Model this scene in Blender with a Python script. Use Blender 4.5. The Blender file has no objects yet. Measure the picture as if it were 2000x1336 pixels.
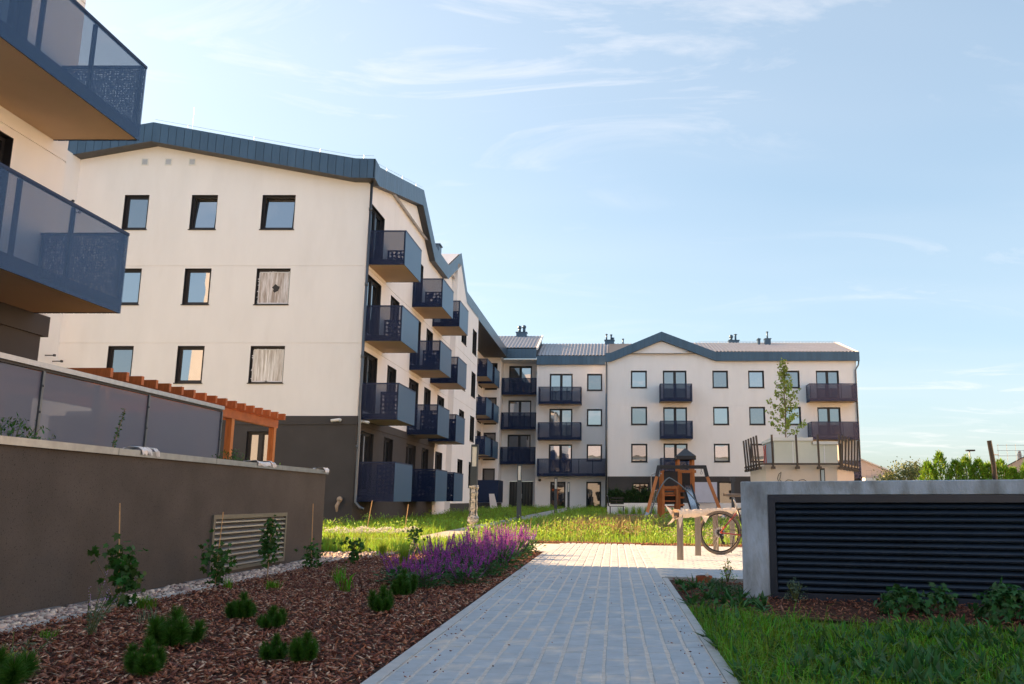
import bpy, math, random
import numpy as np
from mathutils import Matrix, Vector

# ------------------------------------------------------------------ camera, sky, sun, exposure
scene = bpy.context.scene
COL = scene.collection
R = math.radians
cam_d = bpy.data.cameras.new('camera')
cam = bpy.data.objects.new('camera', cam_d)
COL.objects.link(cam)
cam.location = (0, 0, 0.9)
cam.rotation_euler = (R(90 + 10.5), 0, 0)
cam_d.sensor_width = 36.0
cam_d.lens = 36.0 * 1673 / 2000
cam_d.shift_x = -0.1
cam_d.clip_start = 0.05
cam_d.clip_end = 4000
scene.camera = cam

SUN_EL, SUN_AZ = 25.0, 18.0          # azimuth: degrees from -X towards +Y
sun_vec = Vector((-math.cos(R(SUN_AZ)) * math.cos(R(SUN_EL)), math.sin(R(SUN_AZ)) * math.cos(R(SUN_EL)), math.sin(R(SUN_EL))))
sd = bpy.data.lights.new('sun', 'SUN')
sd.energy = 4.5
sd.angle = R(0.55)
sd.color = (1.0, 0.60, 0.29)
sun = bpy.data.objects.new('sun', sd)
COL.objects.link(sun)
sun.rotation_euler = (-sun_vec).to_track_quat('-Z', 'Y').to_euler()

world = bpy.data.worlds.new('World')
scene.world = world
world.use_nodes = True
nt = world.node_tree
nt.nodes.clear()
N = nt.nodes.new
wo = N('ShaderNodeOutputWorld')
bg = N('ShaderNodeBackground')
bg.inputs['Strength'].default_value = 0.15
sky = N('ShaderNodeTexSky')
sky.sky_type = 'NISHITA'
sky.sun_disc = False
sky.sun_elevation = R(SUN_EL)
sky.sun_rotation = R(-(90 - SUN_AZ))
sky.altitude = 150
sky.air_density = 1.0
sky.dust_density = 2.2
sky.ozone_density = 1.3
tc = N('ShaderNodeTexCoord')
sep = N('ShaderNodeSeparateXYZ')
nt.links.new(tc.outputs['Generated'], sep.inputs[0])
# thin cirrus: noise on a high plane (x/z, y/z)
def wm(op, a, b=None, c=None):
    n = N('ShaderNodeMath'); n.operation = op
    for i, v in enumerate((a, b, c)):
        if v is None: continue
        if isinstance(v, (int, float)): n.inputs[i].default_value = v
        else: nt.links.new(v, n.inputs[i])
    return n.outputs[0]
zz = wm('MAXIMUM', sep.outputs['Z'], 0.02)
zz = wm('ADD', zz, 0.10)
comb = N('ShaderNodeCombineXYZ')
nt.links.new(wm('DIVIDE', sep.outputs['X'], zz), comb.inputs[0])
nt.links.new(wm('DIVIDE', sep.outputs['Y'], zz), comb.inputs[1])
mp = N('ShaderNodeMapping')
nt.links.new(comb.outputs[0], mp.inputs[0])
mp.inputs['Location'].default_value = (6.3, 3.4, 0)
mp.inputs['Rotation'].default_value = (0, 0, R(-14))
mp.inputs['Scale'].default_value = (0.75, 1.7, 1)
n1 = N('ShaderNodeTexNoise'); n1.inputs['Scale'].default_value = 1.9; n1.inputs['Detail'].default_value = 12
n1.inputs['Roughness'].default_value = 0.62; n1.inputs['Distortion'].default_value = 1.3
nt.links.new(mp.outputs[0], n1.inputs['Vector'])
n2 = N('ShaderNodeTexNoise'); n2.inputs['Scale'].default_value = 0.55; n2.inputs['Detail'].default_value = 3
nt.links.new(mp.outputs[0], n2.inputs['Vector'])
def ramp(src, p0, p1):
    r = N('ShaderNodeValToRGB'); nt.links.new(src, r.inputs[0])
    r.color_ramp.elements[0].position = p0; r.color_ramp.elements[1].position = p1
    r.color_ramp.elements[0].color = (0, 0, 0, 1); r.color_ramp.elements[1].color = (1, 1, 1, 1)
    return r.outputs[0]
wisps = wm('MULTIPLY', ramp(n1.outputs[0], 0.52, 0.74), ramp(n2.outputs[0], 0.44, 0.60))
veil = wm('MULTIPLY', ramp(n2.outputs[0], 0.30, 0.75), 0.16)
cloud = wm('ADD', wm('MULTIPLY', wisps, 0.48), veil)
cloud = wm('MINIMUM', cloud, 0.9)
mix = N('ShaderNodeMixRGB')
nt.links.new(cloud, mix.inputs[0])
gm_ = N('ShaderNodeGamma'); gm_.inputs[1].default_value = 0.60
nt.links.new(sky.outputs[0], gm_.inputs[0])
tn = N('ShaderNodeMixRGB'); tn.blend_type = 'MULTIPLY'; tn.inputs[0].default_value = 1.0
tn.inputs[2].default_value = (0.535, 0.605, 0.625, 1)
nt.links.new(gm_.outputs[0], tn.inputs[1])
nt.links.new(tn.outputs[0], mix.inputs[1])
mix.inputs[2].default_value = (1.78, 1.70, 1.68, 1)
nt.links.new(mix.outputs[0], bg.inputs['Color'])
nt.links.new(bg.outputs[0], wo.inputs['Surface'])

vs = scene.view_settings
vs.view_transform = 'Standard'
vs.look = 'None'
vs.exposure = 2.24
vs.gamma = 1.0
vs.use_curve_mapping = False
scene.render.engine = 'CYCLES'
scene.cycles.use_denoising = True
scene.cycles.max_bounces = 8
scene.cycles.diffuse_bounces = 4
scene.cycles.transparent_max_bounces = 24

rng = np.random.default_rng(7)
random.seed(7)

# ------------------------------------------------------------------ helpers
def gz(y):
    return max(0.0, min(1.0, (y - 15) / 57)) * 0.33
def gzn(y):
    return np.clip((y - 15) / 57, 0, 1) * 0.33

def tag(o, label, cat, group=None):
    o['label'] = label
    o['category'] = cat
    if group: o['group'] = group
    return o

def thing(name, label, cat, loc=(0, 0, 0), group=None, rz=0.0):
    o = bpy.data.objects.new(name, None)
    o.empty_display_size = 0.2
    COL.objects.link(o)
    o.location = loc
    o.rotation_euler = (0, 0, rz)
    return tag(o, label, cat, group)

def link(name, me, mat=None, parent=None, loc=None):
    """a mesh object; world-coordinate meshes under an Empty keep their place"""
    o = bpy.data.objects.new(name, me)
    COL.objects.link(o)
    if mat is not None and not me.materials:
        me.materials.append(mat)
    if parent is not None:
        o.parent = parent
        if parent.type == 'EMPTY' and not parent.get('local'):
            o.matrix_parent_inverse = Matrix.Translation(-Vector(parent.location))
    if loc is not None:
        o.location = loc
    return o

class MB:
    """collects simple shapes; build() links them as one mesh object"""
    def __init__(s):
        s.v = []; s.f = []
    def quad(s, a, b, c, d):
        i = len(s.v); s.v += [tuple(a), tuple(b), tuple(c), tuple(d)]; s.f.append((i, i + 1, i + 2, i + 3)); return s
    def poly(s, pts):
        i = len(s.v); s.v += [tuple(p) for p in pts]; s.f.append(tuple(range(i, i + len(pts)))); return s
    def hexa(s, p):
        """8 points: bottom ring then top ring"""
        i = len(s.v); s.v += [tuple(q) for q in p]
        for f in ((3, 2, 1, 0), (4, 5, 6, 7), (0, 1, 5, 4), (1, 2, 6, 5), (2, 3, 7, 6), (3, 0, 4, 7)):
            s.f.append(tuple(i + k for k in f))
        return s
    def box(s, x0, x1, y0, y1, z0, z1):
        return s.hexa([(x0, y0, z0), (x1, y0, z0), (x1, y1, z0), (x0, y1, z0), (x0, y0, z1), (x1, y0, z1), (x1, y1, z1), (x0, y1, z1)])
    def bar(s, a, b, w, h=None, up=(0, 0, 1)):
        """square bar from a to b, w across, h along up"""
        a = Vector(a); b = Vector(b); h = h or w
        d = (b - a).normalized(); u = Vector(up)
        if abs(d.dot(u)) > 0.99: u = Vector((1, 0, 0))
        sd_ = d.cross(u).normalized(); u = sd_.cross(d).normalized()
        sd_ *= w / 2; u *= h / 2
        return s.hexa([a - sd_ - u, a + sd_ - u, a + sd_ + u, a - sd_ + u, b - sd_ - u, b + sd_ - u, b + sd_ + u, b - sd_ + u])
    def tube(s, pts, r, n=8, cap=True):
        pts = [Vector(p) for p in pts]
        rr = r if isinstance(r, (list, tuple)) else [r] * len(pts)
        i0 = len(s.v); u = None
        for k, p in enumerate(pts):
            d = (pts[min(k + 1, len(pts) - 1)] - pts[max(k - 1, 0)])
            d = d.normalized() if d.length > 1e-9 else Vector((0, 0, 1))
            if u is None:
                u = Vector((1, 0, 0)) if abs(d.x) < 0.9 else Vector((0, 1, 0))
            u = (u - d * u.dot(d)).normalized(); w = d.cross(u)
            for j in range(n):
                a = 2 * math.pi * j / n
                q = p + (u * math.cos(a) + w * math.sin(a)) * rr[k]
                s.v.append((q.x, q.y, q.z))
        for k in range(len(pts) - 1):
            for j in range(n):
                a = i0 + k * n + j; b = i0 + k * n + (j + 1) % n
                s.f.append((a, b, b + n, a + n))
        if cap:
            s.f.append(tuple(i0 + j for j in reversed(range(n))))
            e = i0 + (len(pts) - 1) * n
            s.f.append(tuple(e + j for j in range(n)))
        return s
    def ball(s, c, r, n=8, m=6, sz=1.0):
        pts = [(c[0], c[1], c[2] + r * sz * math.cos(math.pi * (0.02 + 0.96 * k / m))) for k in range(m + 1)]
        return s.tube(pts, [r * math.sin(math.pi * (0.02 + 0.96 * k / m)) for k in range(m + 1)], n)
    def mesh(s, name, smooth=False):
        me = bpy.data.meshes.new(name)
        me.from_pydata(s.v, [], s.f)
        if smooth: me.shade_smooth()
        return me
    def build(s, name, mat, parent=None, smooth=False, loc=None):
        return link(name, s.mesh(name, smooth), mat, parent, loc)

def np_mesh(name, V, F, smooth=False):
    V = np.asarray(V, dtype=np.float32); F = np.asarray(F, dtype=np.int32)
    me = bpy.data.meshes.new(name)
    k = F.shape[1]
    me.vertices.add(len(V)); me.vertices.foreach_set('co', V.ravel())
    me.loops.add(F.size); me.loops.foreach_set('vertex_index', F.ravel())
    me.polygons.add(len(F)); me.polygons.foreach_set('loop_start', np.arange(0, F.size, k, dtype=np.int32))
    me.polygons.foreach_set('loop_total', np.full(len(F), k, dtype=np.int32))
    if smooth: me.polygons.foreach_set('use_smooth', np.ones(len(F), dtype=bool))
    me.update(calc_edges=True)
    return me

def unit(a):
    return a / np.maximum(np.linalg.norm(a, axis=-1, keepdims=True), 1e-9)

def leaves(P, D, Nn, L, W, fold=0.12):
    """folded leaf-shaped quads: base P, direction D, normal Nn; returns V, F"""
    P = np.asarray(P, float); D = unit(np.asarray(D, float)); n = len(P)
    S = unit(np.cross(D, Nn)); Nn = np.cross(S, D)
    L = np.broadcast_to(L, n)[:, None]; W = np.broadcast_to(W, n)[:, None]
    m = P + D * L * 0.42
    V = np.stack([P, m + S * W / 2 + Nn * W * fold, P + D * L - Nn * L * 0.08, m - S * W / 2 + Nn * W * fold], 1).reshape(-1, 3)
    F = np.arange(4 * n).reshape(-1, 4)
    F3 = np.concatenate([F[:, [0, 1, 2]], F[:, [0, 2, 3]]])
    return V, F3

def lobed(P, D, Nn, L):
    """five-lobed leaves (ivy-like), 9 points as a fan"""
    P = np.asarray(P, float); n = len(P); D = unit(np.asarray(D, float)); S = unit(np.cross(D, Nn)); Nn = np.cross(S, D)
    L = np.broadcast_to(L, n)[:, None]
    pr = [(0, 0, 0), (.42, .02, -.05), (.28, .25, .04), (.55, .55, -.06), (.22, .58, .05), (0, 1.05, -.1), (-.22, .58, .05), (-.55, .55, -.06), (-.28, .25, .04), (-.42, .02, -.05)]
    V = np.stack([P + S * L * a + D * L * b + Nn * L * c for a, b, c in pr], 1).reshape(-1, 3)
    base = (np.arange(n) * 10)[:, None]
    tr = np.array([(0, i, i + 1) for i in range(1, 9)])
    F = (base[:, None, :] + tr[None, :, :]).reshape(-1, 3)
    return V, F

def blades(P, H, Wd, bend):
    """grass blades: 5 points, 3 triangles"""
    n = len(P); a = rng.uniform(0, 2 * np.pi, n); b = a + rng.uniform(-1, 1, n) + np.pi / 2
    S = np.stack([np.cos(a), np.sin(a), np.zeros(n)], 1) * (Wd / 2)[:, None]
    Ld = np.stack([np.cos(b), np.sin(b), np.zeros(n)], 1)
    up = np.array([0, 0, 1.0])
    H_ = H[:, None]; B_ = bend[:, None]
    m = P + up * H_ * 0.58 + Ld * H_ * B_ * 0.30
    t = P + up * H_ * (1 - 0.35 * B_) + Ld * H_ * B_ * 0.95
    V = np.stack([P - S, P + S, m + S * .75, m - S * .75, t], 1).reshape(-1, 3)
    i = (np.arange(n) * 5)[:, None]
    F = np.concatenate([i + [0, 1, 2], i + [0, 2, 3], i + [3, 2, 4]])
    return V, F

def join_np(parts):
    Vs, Fs, o = [], [], 0
    for V, F in parts:
        Vs.append(V); Fs.append(F + o); o += len(V)
    return np.concatenate(Vs), np.concatenate(Fs)

def dup(root, loc, rz=0.0, sc=1.0, label=None, name=None):
    """copy a thing with its parts and sub-parts (built round its own origin)"""
    r = root.copy(); COL.objects.link(r)
    r.location = loc; r.rotation_euler = (0, 0, rz); r.scale = (sc, sc, sc)
    if label: r['label'] = label
    for ch in root.children:
        c = ch.copy(); COL.objects.link(c); c.parent = r
        for g in ch.children:
            d = g.copy(); COL.objects.link(d); d.parent = c
    return r

# ------------------------------------------------------------------ materials
MATS = {}
def mat(name, col, rough=0.7, metal=0.0, var=0.06, vscale=3.0, bump=0.0, bscale=60.0, spec=0.4, rnd=0.0, island=0.0,
        second=None, sscale=4.0, slo=0.5, shi=0.6, stretch=None, transl=0.0, coat=0.0, detail=6.0, hue=0.0):
    m = bpy.data.materials.new(name); m.use_nodes = True
    t = m.node_tree; t.nodes.clear(); n = t.nodes.new; l = t.links.new
    out = n('ShaderNodeOutputMaterial'); p = n('ShaderNodeBsdfPrincipled')
    p.inputs['Roughness'].default_value = rough; p.inputs['Metallic'].default_value = metal
    p.inputs['Specular IOR Level'].default_value = spec
    if coat: p.inputs['Coat Weight'].default_value = coat; p.inputs['Coat Roughness'].default_value = 0.15
    co = n('ShaderNodeTexCoord').outputs['Object']
    ge = n('ShaderNodeNewGeometry')
    co = ge.outputs['Position']
    if stretch:
        mpn = n('ShaderNodeMapping'); mpn.inputs['Scale'].default_value = stretch; l(co, mpn.inputs[0]); co = mpn.outputs[0]
    c = n('ShaderNodeRGB'); c.outputs[0].default_value = (*col, 1); cur = c.outputs[0]
    def noise(sc_, det=detail, rg=0.6):
        q = n('ShaderNodeTexNoise'); q.inputs['Scale'].default_value = sc_; q.inputs['Detail'].default_value = det
        q.inputs['Roughness'].default_value = rg; l(co, q.inputs['Vector']); return q.outputs[0]
    if second:
        rp = n('ShaderNodeValToRGB'); l(noise(sscale), rp.inputs[0])
        rp.color_ramp.elements[0].position = slo; rp.color_ramp.elements[1].position = shi
        mx = n('ShaderNodeMixRGB'); l(rp.outputs[0], mx.inputs[0]); l(cur, mx.inputs[1]); mx.inputs[2].default_value = (*second, 1); cur = mx.outputs[0]
    hs = n('ShaderNodeHueSaturation'); l(cur, hs.inputs['Color'])
    val = None
    def addv(src, amt):
        nonlocal val
        mr = n('ShaderNodeMapRange'); l(src, mr.inputs[0]); mr.inputs[3].default_value = 1 - amt; mr.inputs[4].default_value = 1 + amt
        if val is None: val = mr.outputs[0]
        else:
            mm = n('ShaderNodeMath'); mm.operation = 'MULTIPLY'; l(val, mm.inputs[0]); l(mr.outputs[0], mm.inputs[1]); val = mm.outputs[0]
    if var:
        q = noise(vscale); mr = n('ShaderNodeMapRange'); l(q, mr.inputs[0]); mr.inputs[1].default_value = .3; mr.inputs[2].default_value = .7
        addv(mr.outputs[0], var)
    if rnd:
        oi = n('ShaderNodeObjectInfo'); addv(oi.outputs['Random'], rnd)
    if island:
        addv(ge.outputs['Random Per Island'], island)
    if hue:
        mr = n('ShaderNodeMapRange'); l(ge.outputs['Random Per Island'], mr.inputs[0]); mr.inputs[3].default_value = 0.5 - hue; mr.inputs[4].default_value = 0.5 + hue
        l(mr.outputs[0], hs.inputs['Hue'])
    if val is not None: l(val, hs.inputs['Value'])
    l(hs.outputs[0], p.inputs['Base Color'])
    if bump:
        b = n('ShaderNodeBump'); b.inputs['Strength'].default_value = bump; b.inputs['Distance'].default_value = 0.01
        l(noise(bscale, 4), b.inputs['Height']); l(b.outputs[0], p.inputs['Normal'])
    sh = p.outputs[0]
    if transl:
        tr = n('ShaderNodeBsdfTranslucent'); l(hs.outputs[0], tr.inputs[0])
        ms = n('ShaderNodeMixShader'); ms.inputs[0].default_value = transl; l(sh, ms.inputs[1]); l(tr.outputs[0], ms.inputs[2]); sh = ms.outputs[0]
    l(sh, out.inputs[0])
    m['nodes'] = 1
    MATS[name] = m
    return m

def perforated(name, col, open_, rough=0.35, dots=None, metal=0.0):
    """perforated sheet metal: holes finer than a pixel let open_ of the light through; dots = spacing of coarse holes imitating moire"""
    m = bpy.data.materials.new(name); m.use_nodes = True
    t = m.node_tree; t.nodes.clear(); n = t.nodes.new; l = t.links.new
    out = n('ShaderNodeOutputMaterial'); p = n('ShaderNodeBsdfPrincipled'); tr = n('ShaderNodeBsdfTransparent')
    p.inputs['Base Color'].default_value = (*col, 1); p.inputs['Roughness'].default_value = rough; p.inputs['Metallic'].default_value = metal; p.inputs['Specular IOR Level'].default_value = 0.3
    ms = n('ShaderNodeMixShader'); ms.inputs[0].default_value = open_
    if dots:
        vo = n('ShaderNodeTexVoronoi'); vo.inputs['Scale'].default_value = 1.0 / dots; vo.inputs['Randomness'].default_value = 0.35
        ge = n('ShaderNodeNewGeometry'); l(ge.outputs['Position'], vo.inputs['Vector'])
        lt = n('ShaderNodeMath'); lt.operation = 'LESS_THAN'; l(vo.outputs['Distance'], lt.inputs[0]); lt.inputs[1].default_value = 0.33
        mr = n('ShaderNodeMapRange'); l(lt.outputs[0], mr.inputs[0]); mr.inputs[3].default_value = open_; mr.inputs[4].default_value = 0.95
        l(mr.outputs[0], ms.inputs[0])
    l(p.outputs[0], ms.inputs[1]); l(tr.outputs[0], ms.inputs[2]); l(ms.outputs[0], out.inputs[0])
    return m

def glass(name, refl, dark, tint=(0.92, 0.95, 1.0)):
    m = bpy.data.materials.new(name); m.use_nodes = True
    t = m.node_tree; t.nodes.clear(); n = t.nodes.new; l = t.links.new
    out = n('ShaderNodeOutputMaterial'); d = n('ShaderNodeBsdfDiffuse'); g = n('ShaderNodeBsdfGlossy')
    d.inputs[0].default_value = (*dark, 1); g.inputs[0].default_value = (*tint, 1); g.inputs['Roughness'].default_value = 0.015
    no = n('ShaderNodeTexNoise'); no.inputs['Scale'].default_value = 1.3; no.inputs['Detail'].default_value = 1
    ge = n('ShaderNodeNewGeometry'); l(ge.outputs['Position'], no.inputs['Vector'])
    b = n('ShaderNodeBump'); b.inputs['Strength'].default_value = 0.25; b.inputs['Distance'].default_value = 0.006; l(no.outputs[0], b.inputs['Height']); l(b.outputs[0], g.inputs['Normal'])
    ms = n('ShaderNodeMixShader'); ms.inputs[0].default_value = refl
    l(d.outputs[0], ms.inputs[1]); l(g.outputs[0], ms.inputs[2]); l(ms.outputs[0], out.inputs[0])
    return m

STUCCO = mat('white_render', (0.88, 0.868, 0.875), 0.9, var=0.03, vscale=0.9, bump=0.25, bscale=260, spec=0.2, second=(0.83, 0.812, 0.81), sscale=1.1, slo=.52, shi=.88, stretch=(1.4, 1.4, .35))
STUCCO2 = mat('warm_render', (0.78, 0.72, 0.66), 0.9, var=0.05, vscale=0.6, bump=0.2, bscale=200, spec=0.2)
GREY = mat('dark_grey_render', (0.072, 0.068, 0.070), 0.85, var=0.08, vscale=1.2, bump=0.3, bscale=220, spec=0.25)
SOFFIT = mat('balcony_soffit', (0.62, 0.45, 0.30), 0.8, var=0.04, vscale=1.0, spec=0.2)
FASCIA = mat('fascia_metal', (0.070, 0.118, 0.175), 0.36, 0.5, var=0.10, vscale=1.6, rnd=0.07, spec=0.5, stretch=(1, 1, .35))
FASCIA_B = mat('fascia_backing', (0.03, 0.04, 0.05), 0.6, var=0.0)
SOFM = mat('eave_soffit_metal', (0.075, 0.075, 0.08), 0.5, 0.2, var=0.1)
TILE = mat('roof_tile', (0.44, 0.45, 0.50), 0.25, 0.0, var=0.08, vscale=2, spec=1.0)
FRAME = mat('window_frame', (0.022, 0.022, 0.027), 0.45, var=0.05)
NAVY = mat('navy_steel', (0.012, 0.026, 0.075), 0.45, 0.1, var=0.08, vscale=4, spec=0.3)
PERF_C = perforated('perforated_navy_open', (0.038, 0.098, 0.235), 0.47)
PERF_F = perforated('perforated_navy_skylit', (0.085, 0.17, 0.29), 0.12, 0.38, metal=0.2)  # lighter copy of the navy sheet, sky light put into its colour
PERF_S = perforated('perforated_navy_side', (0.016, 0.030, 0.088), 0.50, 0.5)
PERF_D = perforated('perforated_navy_moire', (0.010, 0.022, 0.075), 0.04, 0.5, dots=0.17)  # coarse holes added to imitate moire between two fine sheets
PERF_P = perforated('perforated_grey_screen', (0.15, 0.18, 0.265), 0.40, 0.4)
PANE = glass('window_glass', 0.48, (0.012, 0.014, 0.018))
PANE_M = glass('window_glass_dusk', 0.34, (0.02, 0.02, 0.022))
PANE_K = glass('window_glass_curtain', 0.36, (0.20, 0.19, 0.18))
PANE_D = glass('window_glass_dim', 0.16, (0.012, 0.014, 0.016))
# ------------------------------------------------------------------ building kit
def PT(O, U, Nv, u, d, z):
    """u along the wall, d outward from it"""
    return (O[0] + U[0] * u + Nv[0] * d, O[1] + U[1] * u + Nv[1] * d, z)
def obox(mb, O, U, Nv, u0, u1, d0, d1, z0, z1):
    return mb.hexa([PT(O, U, Nv, u0, d0, z0), PT(O, U, Nv, u1, d0, z0), PT(O, U, Nv, u1, d1, z0), PT(O, U, Nv, u0, d1, z0),
                    PT(O, U, Nv, u0, d0, z1), PT(O, U, Nv, u1, d0, z1), PT(O, U, Nv, u1, d1, z1), PT(O, U, Nv, u0, d1, z1)])

def wall(parent, O, U, Nv, u0, u1, z0, z1, ops, material, grooves=(), top=None, name='wall', reveal=0.22):
    """one wall sheet with real openings, reveals and recessed joint lines; top = gable outline above z1"""
    mb = MB()
    allops = [(a, b, c, d, reveal, False) for a, b, c, d in ops] + [(u0, u1, g, g + 0.03, 0.025, True) for g in grooves]
    us = sorted({u0, u1, *[q for o in allops for q in o[:2]]}); zs = sorted({z0, z1, *[q for o in allops for q in o[2:4]]})
    for i in range(len(us) - 1):
        for j in range(len(zs) - 1):
            cu = (us[i] + us[i + 1]) / 2; cz = (zs[j] + zs[j + 1]) / 2
            if any(o[0] < cu < o[1] and o[2] < cz < o[3] for o in allops): continue
            mb.quad(PT(O, U, Nv, us[i], 0, zs[j]), PT(O, U, Nv, us[i + 1], 0, zs[j]), PT(O, U, Nv, us[i + 1], 0, zs[j + 1]), PT(O, U, Nv, us[i], 0, zs[j + 1]))
    for a, b, c, d, dep, back in allops:
        p = lambda u, dd, z: PT(O, U, Nv, u, -dd, z)
        mb.quad(p(a, 0, c), p(b, 0, c), p(b, dep, c), p(a, dep, c))
        mb.quad(p(a, 0, d), p(b, 0, d), p(b, dep, d), p(a, dep, d))
        if back: mb.quad(p(a, dep, c), p(b, dep, c), p(b, dep, d), p(a, dep, d))
        else:
            mb.quad(p(a, 0, c), p(a, dep, c), p(a, dep, d), p(a, 0, d))
            mb.quad(p(b, 0, c), p(b, dep, c), p(b, dep, d), p(b, 0, d))
    if top:
        mb.poly([PT(O, U, Nv, u, 0, z) for u, z in [(u0, z1)] + [(u1, z1)] + list(reversed(top))])
    return mb.build(name, material, parent)

def window(parent, O, U, Nv, a, b, c, d, kind='window', pane=None, sill=True, tilt=0.0, film=None, bars=None):
    """frame mesh with pane and sill as sub-parts"""
    pane = pane or random.choice((PANE, PANE, PANE_M, PANE_M, PANE_K))
    mb = MB(); fw = 0.075; y0, y1 = -0.20, -0.12
    obox(mb, O, U, Nv, a, b, y0, y1, d - fw, d); obox(mb, O, U, Nv, a, b, y0, y1, c, c + fw)
    obox(mb, O, U, Nv, a, a + fw, y0, y1, c + fw, d - fw); obox(mb, O, U, Nv, b - fw, b, y0, y1, c + fw, d - fw)
    cells = [(a + fw, b - fw)]
    if kind == 'balcony_door':
        m = (a + b) / 2
        obox(mb, O, U, Nv, m - 0.06, m + 0.06, y0, y1, c + fw, d - fw); cells = [(a + fw, m - 0.06), (m + 0.06, b - fw)]
    w = mb.build(kind, FRAME, parent)
    for p, q in cells:
        s = MB(); g = 0.05
        # sash ring and glass; a tilted sash leans inwards at its top
        def pt(u, dd, z):
            k = (z - c - fw) / (d - c - 2 * fw)
            return PT(O, U, Nv, u, dd - 0.01 - tilt * k, z)
        def sb(u0, u1, z0, z1):
            s.hexa([pt(u0, -.19, z0), pt(u1, -.19, z0), pt(u1, -.14, z0), pt(u0, -.14, z0), pt(u0, -.19, z1), pt(u1, -.19, z1), pt(u1, -.14, z1), pt(u0, -.14, z1)])
        z0, z1 = c + fw, d - fw
        sb(p, q, z1 - g, z1); sb(p, q, z0, z0 + g); sb(p, p + g, z0 + g, z1 - g); sb(q - g, q, z0 + g, z1 - g)
        s.build('sash', FRAME, w)
        e = random.uniform(-.004, .004); e2 = random.uniform(-.004, .004)
        gm = MB(); gm.quad(pt(p + g, -.165 + e, z0 + g), pt(q - g, -.165 - e, z0 + g), pt(q - g, -.165 - e + e2, z1 - g), pt(p + g, -.165 + e + e2, z1 - g))
        gm.build('pane', pane, w)
    s = MB(); l_ = .012   # dark lining of the reveal
    obox(s, O, U, Nv, a + .001, a + l_, -.119, .003, c + l_, d - l_); obox(s, O, U, Nv, b - l_, b - .001, -.119, .003, c + l_, d - l_); obox(s, O, U, Nv, a + .001, b - .001, -.119, .003, d - l_, d - .001)
    s.build('reveal_lining', FRAME, w)
    if sill:
        s = MB(); obox(s, O, U, Nv, a - .03, b + .03, -.14, .035, c - .03, c + .004); s.build('sill', FRAME, w)
    if film:
        s = MB(); obox(s, O, U, Nv, a + .09, b - .05, -.115, -.112, c + .07, d - .12); s.build('plastic_film', film, w)
        for (p0, p1, q0, q1) in ((a + .085, b - .045, c + .055, c + .095), (a + .085, b - .045, d - .145, d - .11), (a + .07, a + .11, c + .096, d - .146), (b - .075, b - .045, c + .096, d - .146)):
            s = MB(); obox(s, O, U, Nv, p0, p1, -.111, -.108, q0, q1); s.build('tape_strip', MATS['white_tape'], w)
        s = MB()
        for k in range(26):
            u = random.uniform(a + .06, b - .04); z = random.choice((c + .08, d - .12)) if k % 2 else random.uniform(c + .1, d - .1)
            if not k % 2: u = random.choice((a + .07, b - .05))
            r = random.uniform(.015, .05)
            obox(s, O, U, Nv, u - r, u + r, -.107, -.102, z - r * .5, z + r * .5)
        s.build('adhesive_tape', MATS['white_tape'], w)['kind'] = 'stuff'
        if film.name == 'torn_film':
            s = MB(); cu, cz = (a + b) / 2 + .1, (c + d) / 2 - .05
            s.poly([PT(O, U, Nv, cu + .13 * (1 + .3 * math.sin(5 * t)) * math.cos(t), -.108, cz + .15 * (1 + .25 * math.cos(3 * t)) * math.sin(t)) for t in [k * .483 for k in range(13)]])
            s.build('torn_hole', FRAME, w)
    return w

def balcony(parent, O, U, Nv, u0, u1, z, proj, h=1.35, front=None, near=None, far=None, posts=None, slab=0.2, name='balcony'):
    """slab with perforated panels; near end = u0, far end = u1"""
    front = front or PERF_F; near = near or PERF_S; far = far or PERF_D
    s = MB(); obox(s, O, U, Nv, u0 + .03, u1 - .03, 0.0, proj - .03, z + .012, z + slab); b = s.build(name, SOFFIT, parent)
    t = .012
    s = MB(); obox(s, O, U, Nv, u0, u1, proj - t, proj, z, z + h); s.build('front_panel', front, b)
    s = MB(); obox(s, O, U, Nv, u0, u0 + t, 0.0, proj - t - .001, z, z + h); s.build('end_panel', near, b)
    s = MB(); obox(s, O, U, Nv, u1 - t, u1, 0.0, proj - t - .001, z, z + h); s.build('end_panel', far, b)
    s = MB(); e = .05
    obox(s, O, U, Nv, u0 - .006, u1 + .006, proj - .045, proj + .006, z + h + .002, z + h + e)
    obox(s, O, U, Nv, u0 - .006, u0 + .04, 0.0, proj - .047, z + h + .002, z + h + e); obox(s, O, U, Nv, u1 - .04, u1 + .006, 0.0, proj - .047, z + h + .002, z + h + e)
    s.build('handrail', NAVY, b)
    s = MB()   # inner kick band covering the slab edge
    obox(s, O, U, Nv, u0 + .014, u1 - .014, proj - .028, proj - .014, z + .004, z + slab + .03); obox(s, O, U, Nv, u0 + .014, u0 + .026, 0, proj - .03, z + .004, z + slab + .03)
    obox(s, O, U, Nv, u1 - .026, u1 - .014, 0, proj - .03, z + .004, z + slab + .03); s.build('kick_plate', NAVY, b)
    n = max(1, round((u1 - u0) / 1.15)); ps = posts or [u0 + (u1 - u0) * k / n for k in range(n + 1)]
    for p in ps:
        p = min(max(p, u0 + .05), u1 - .05)
        s = MB(); obox(s, O, U, Nv, p - .03, p + .03, proj - .075, proj - .03, z + slab + .002, z + h); s.build('post', NAVY, b)
    for p in (u0 + .05, u1 - .05):
        s = MB(); obox(s, O, U, Nv, p - .022, p + .022, .04, .09, z + slab + .002, z + h); s.build('post', NAVY, b)
    return b

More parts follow.
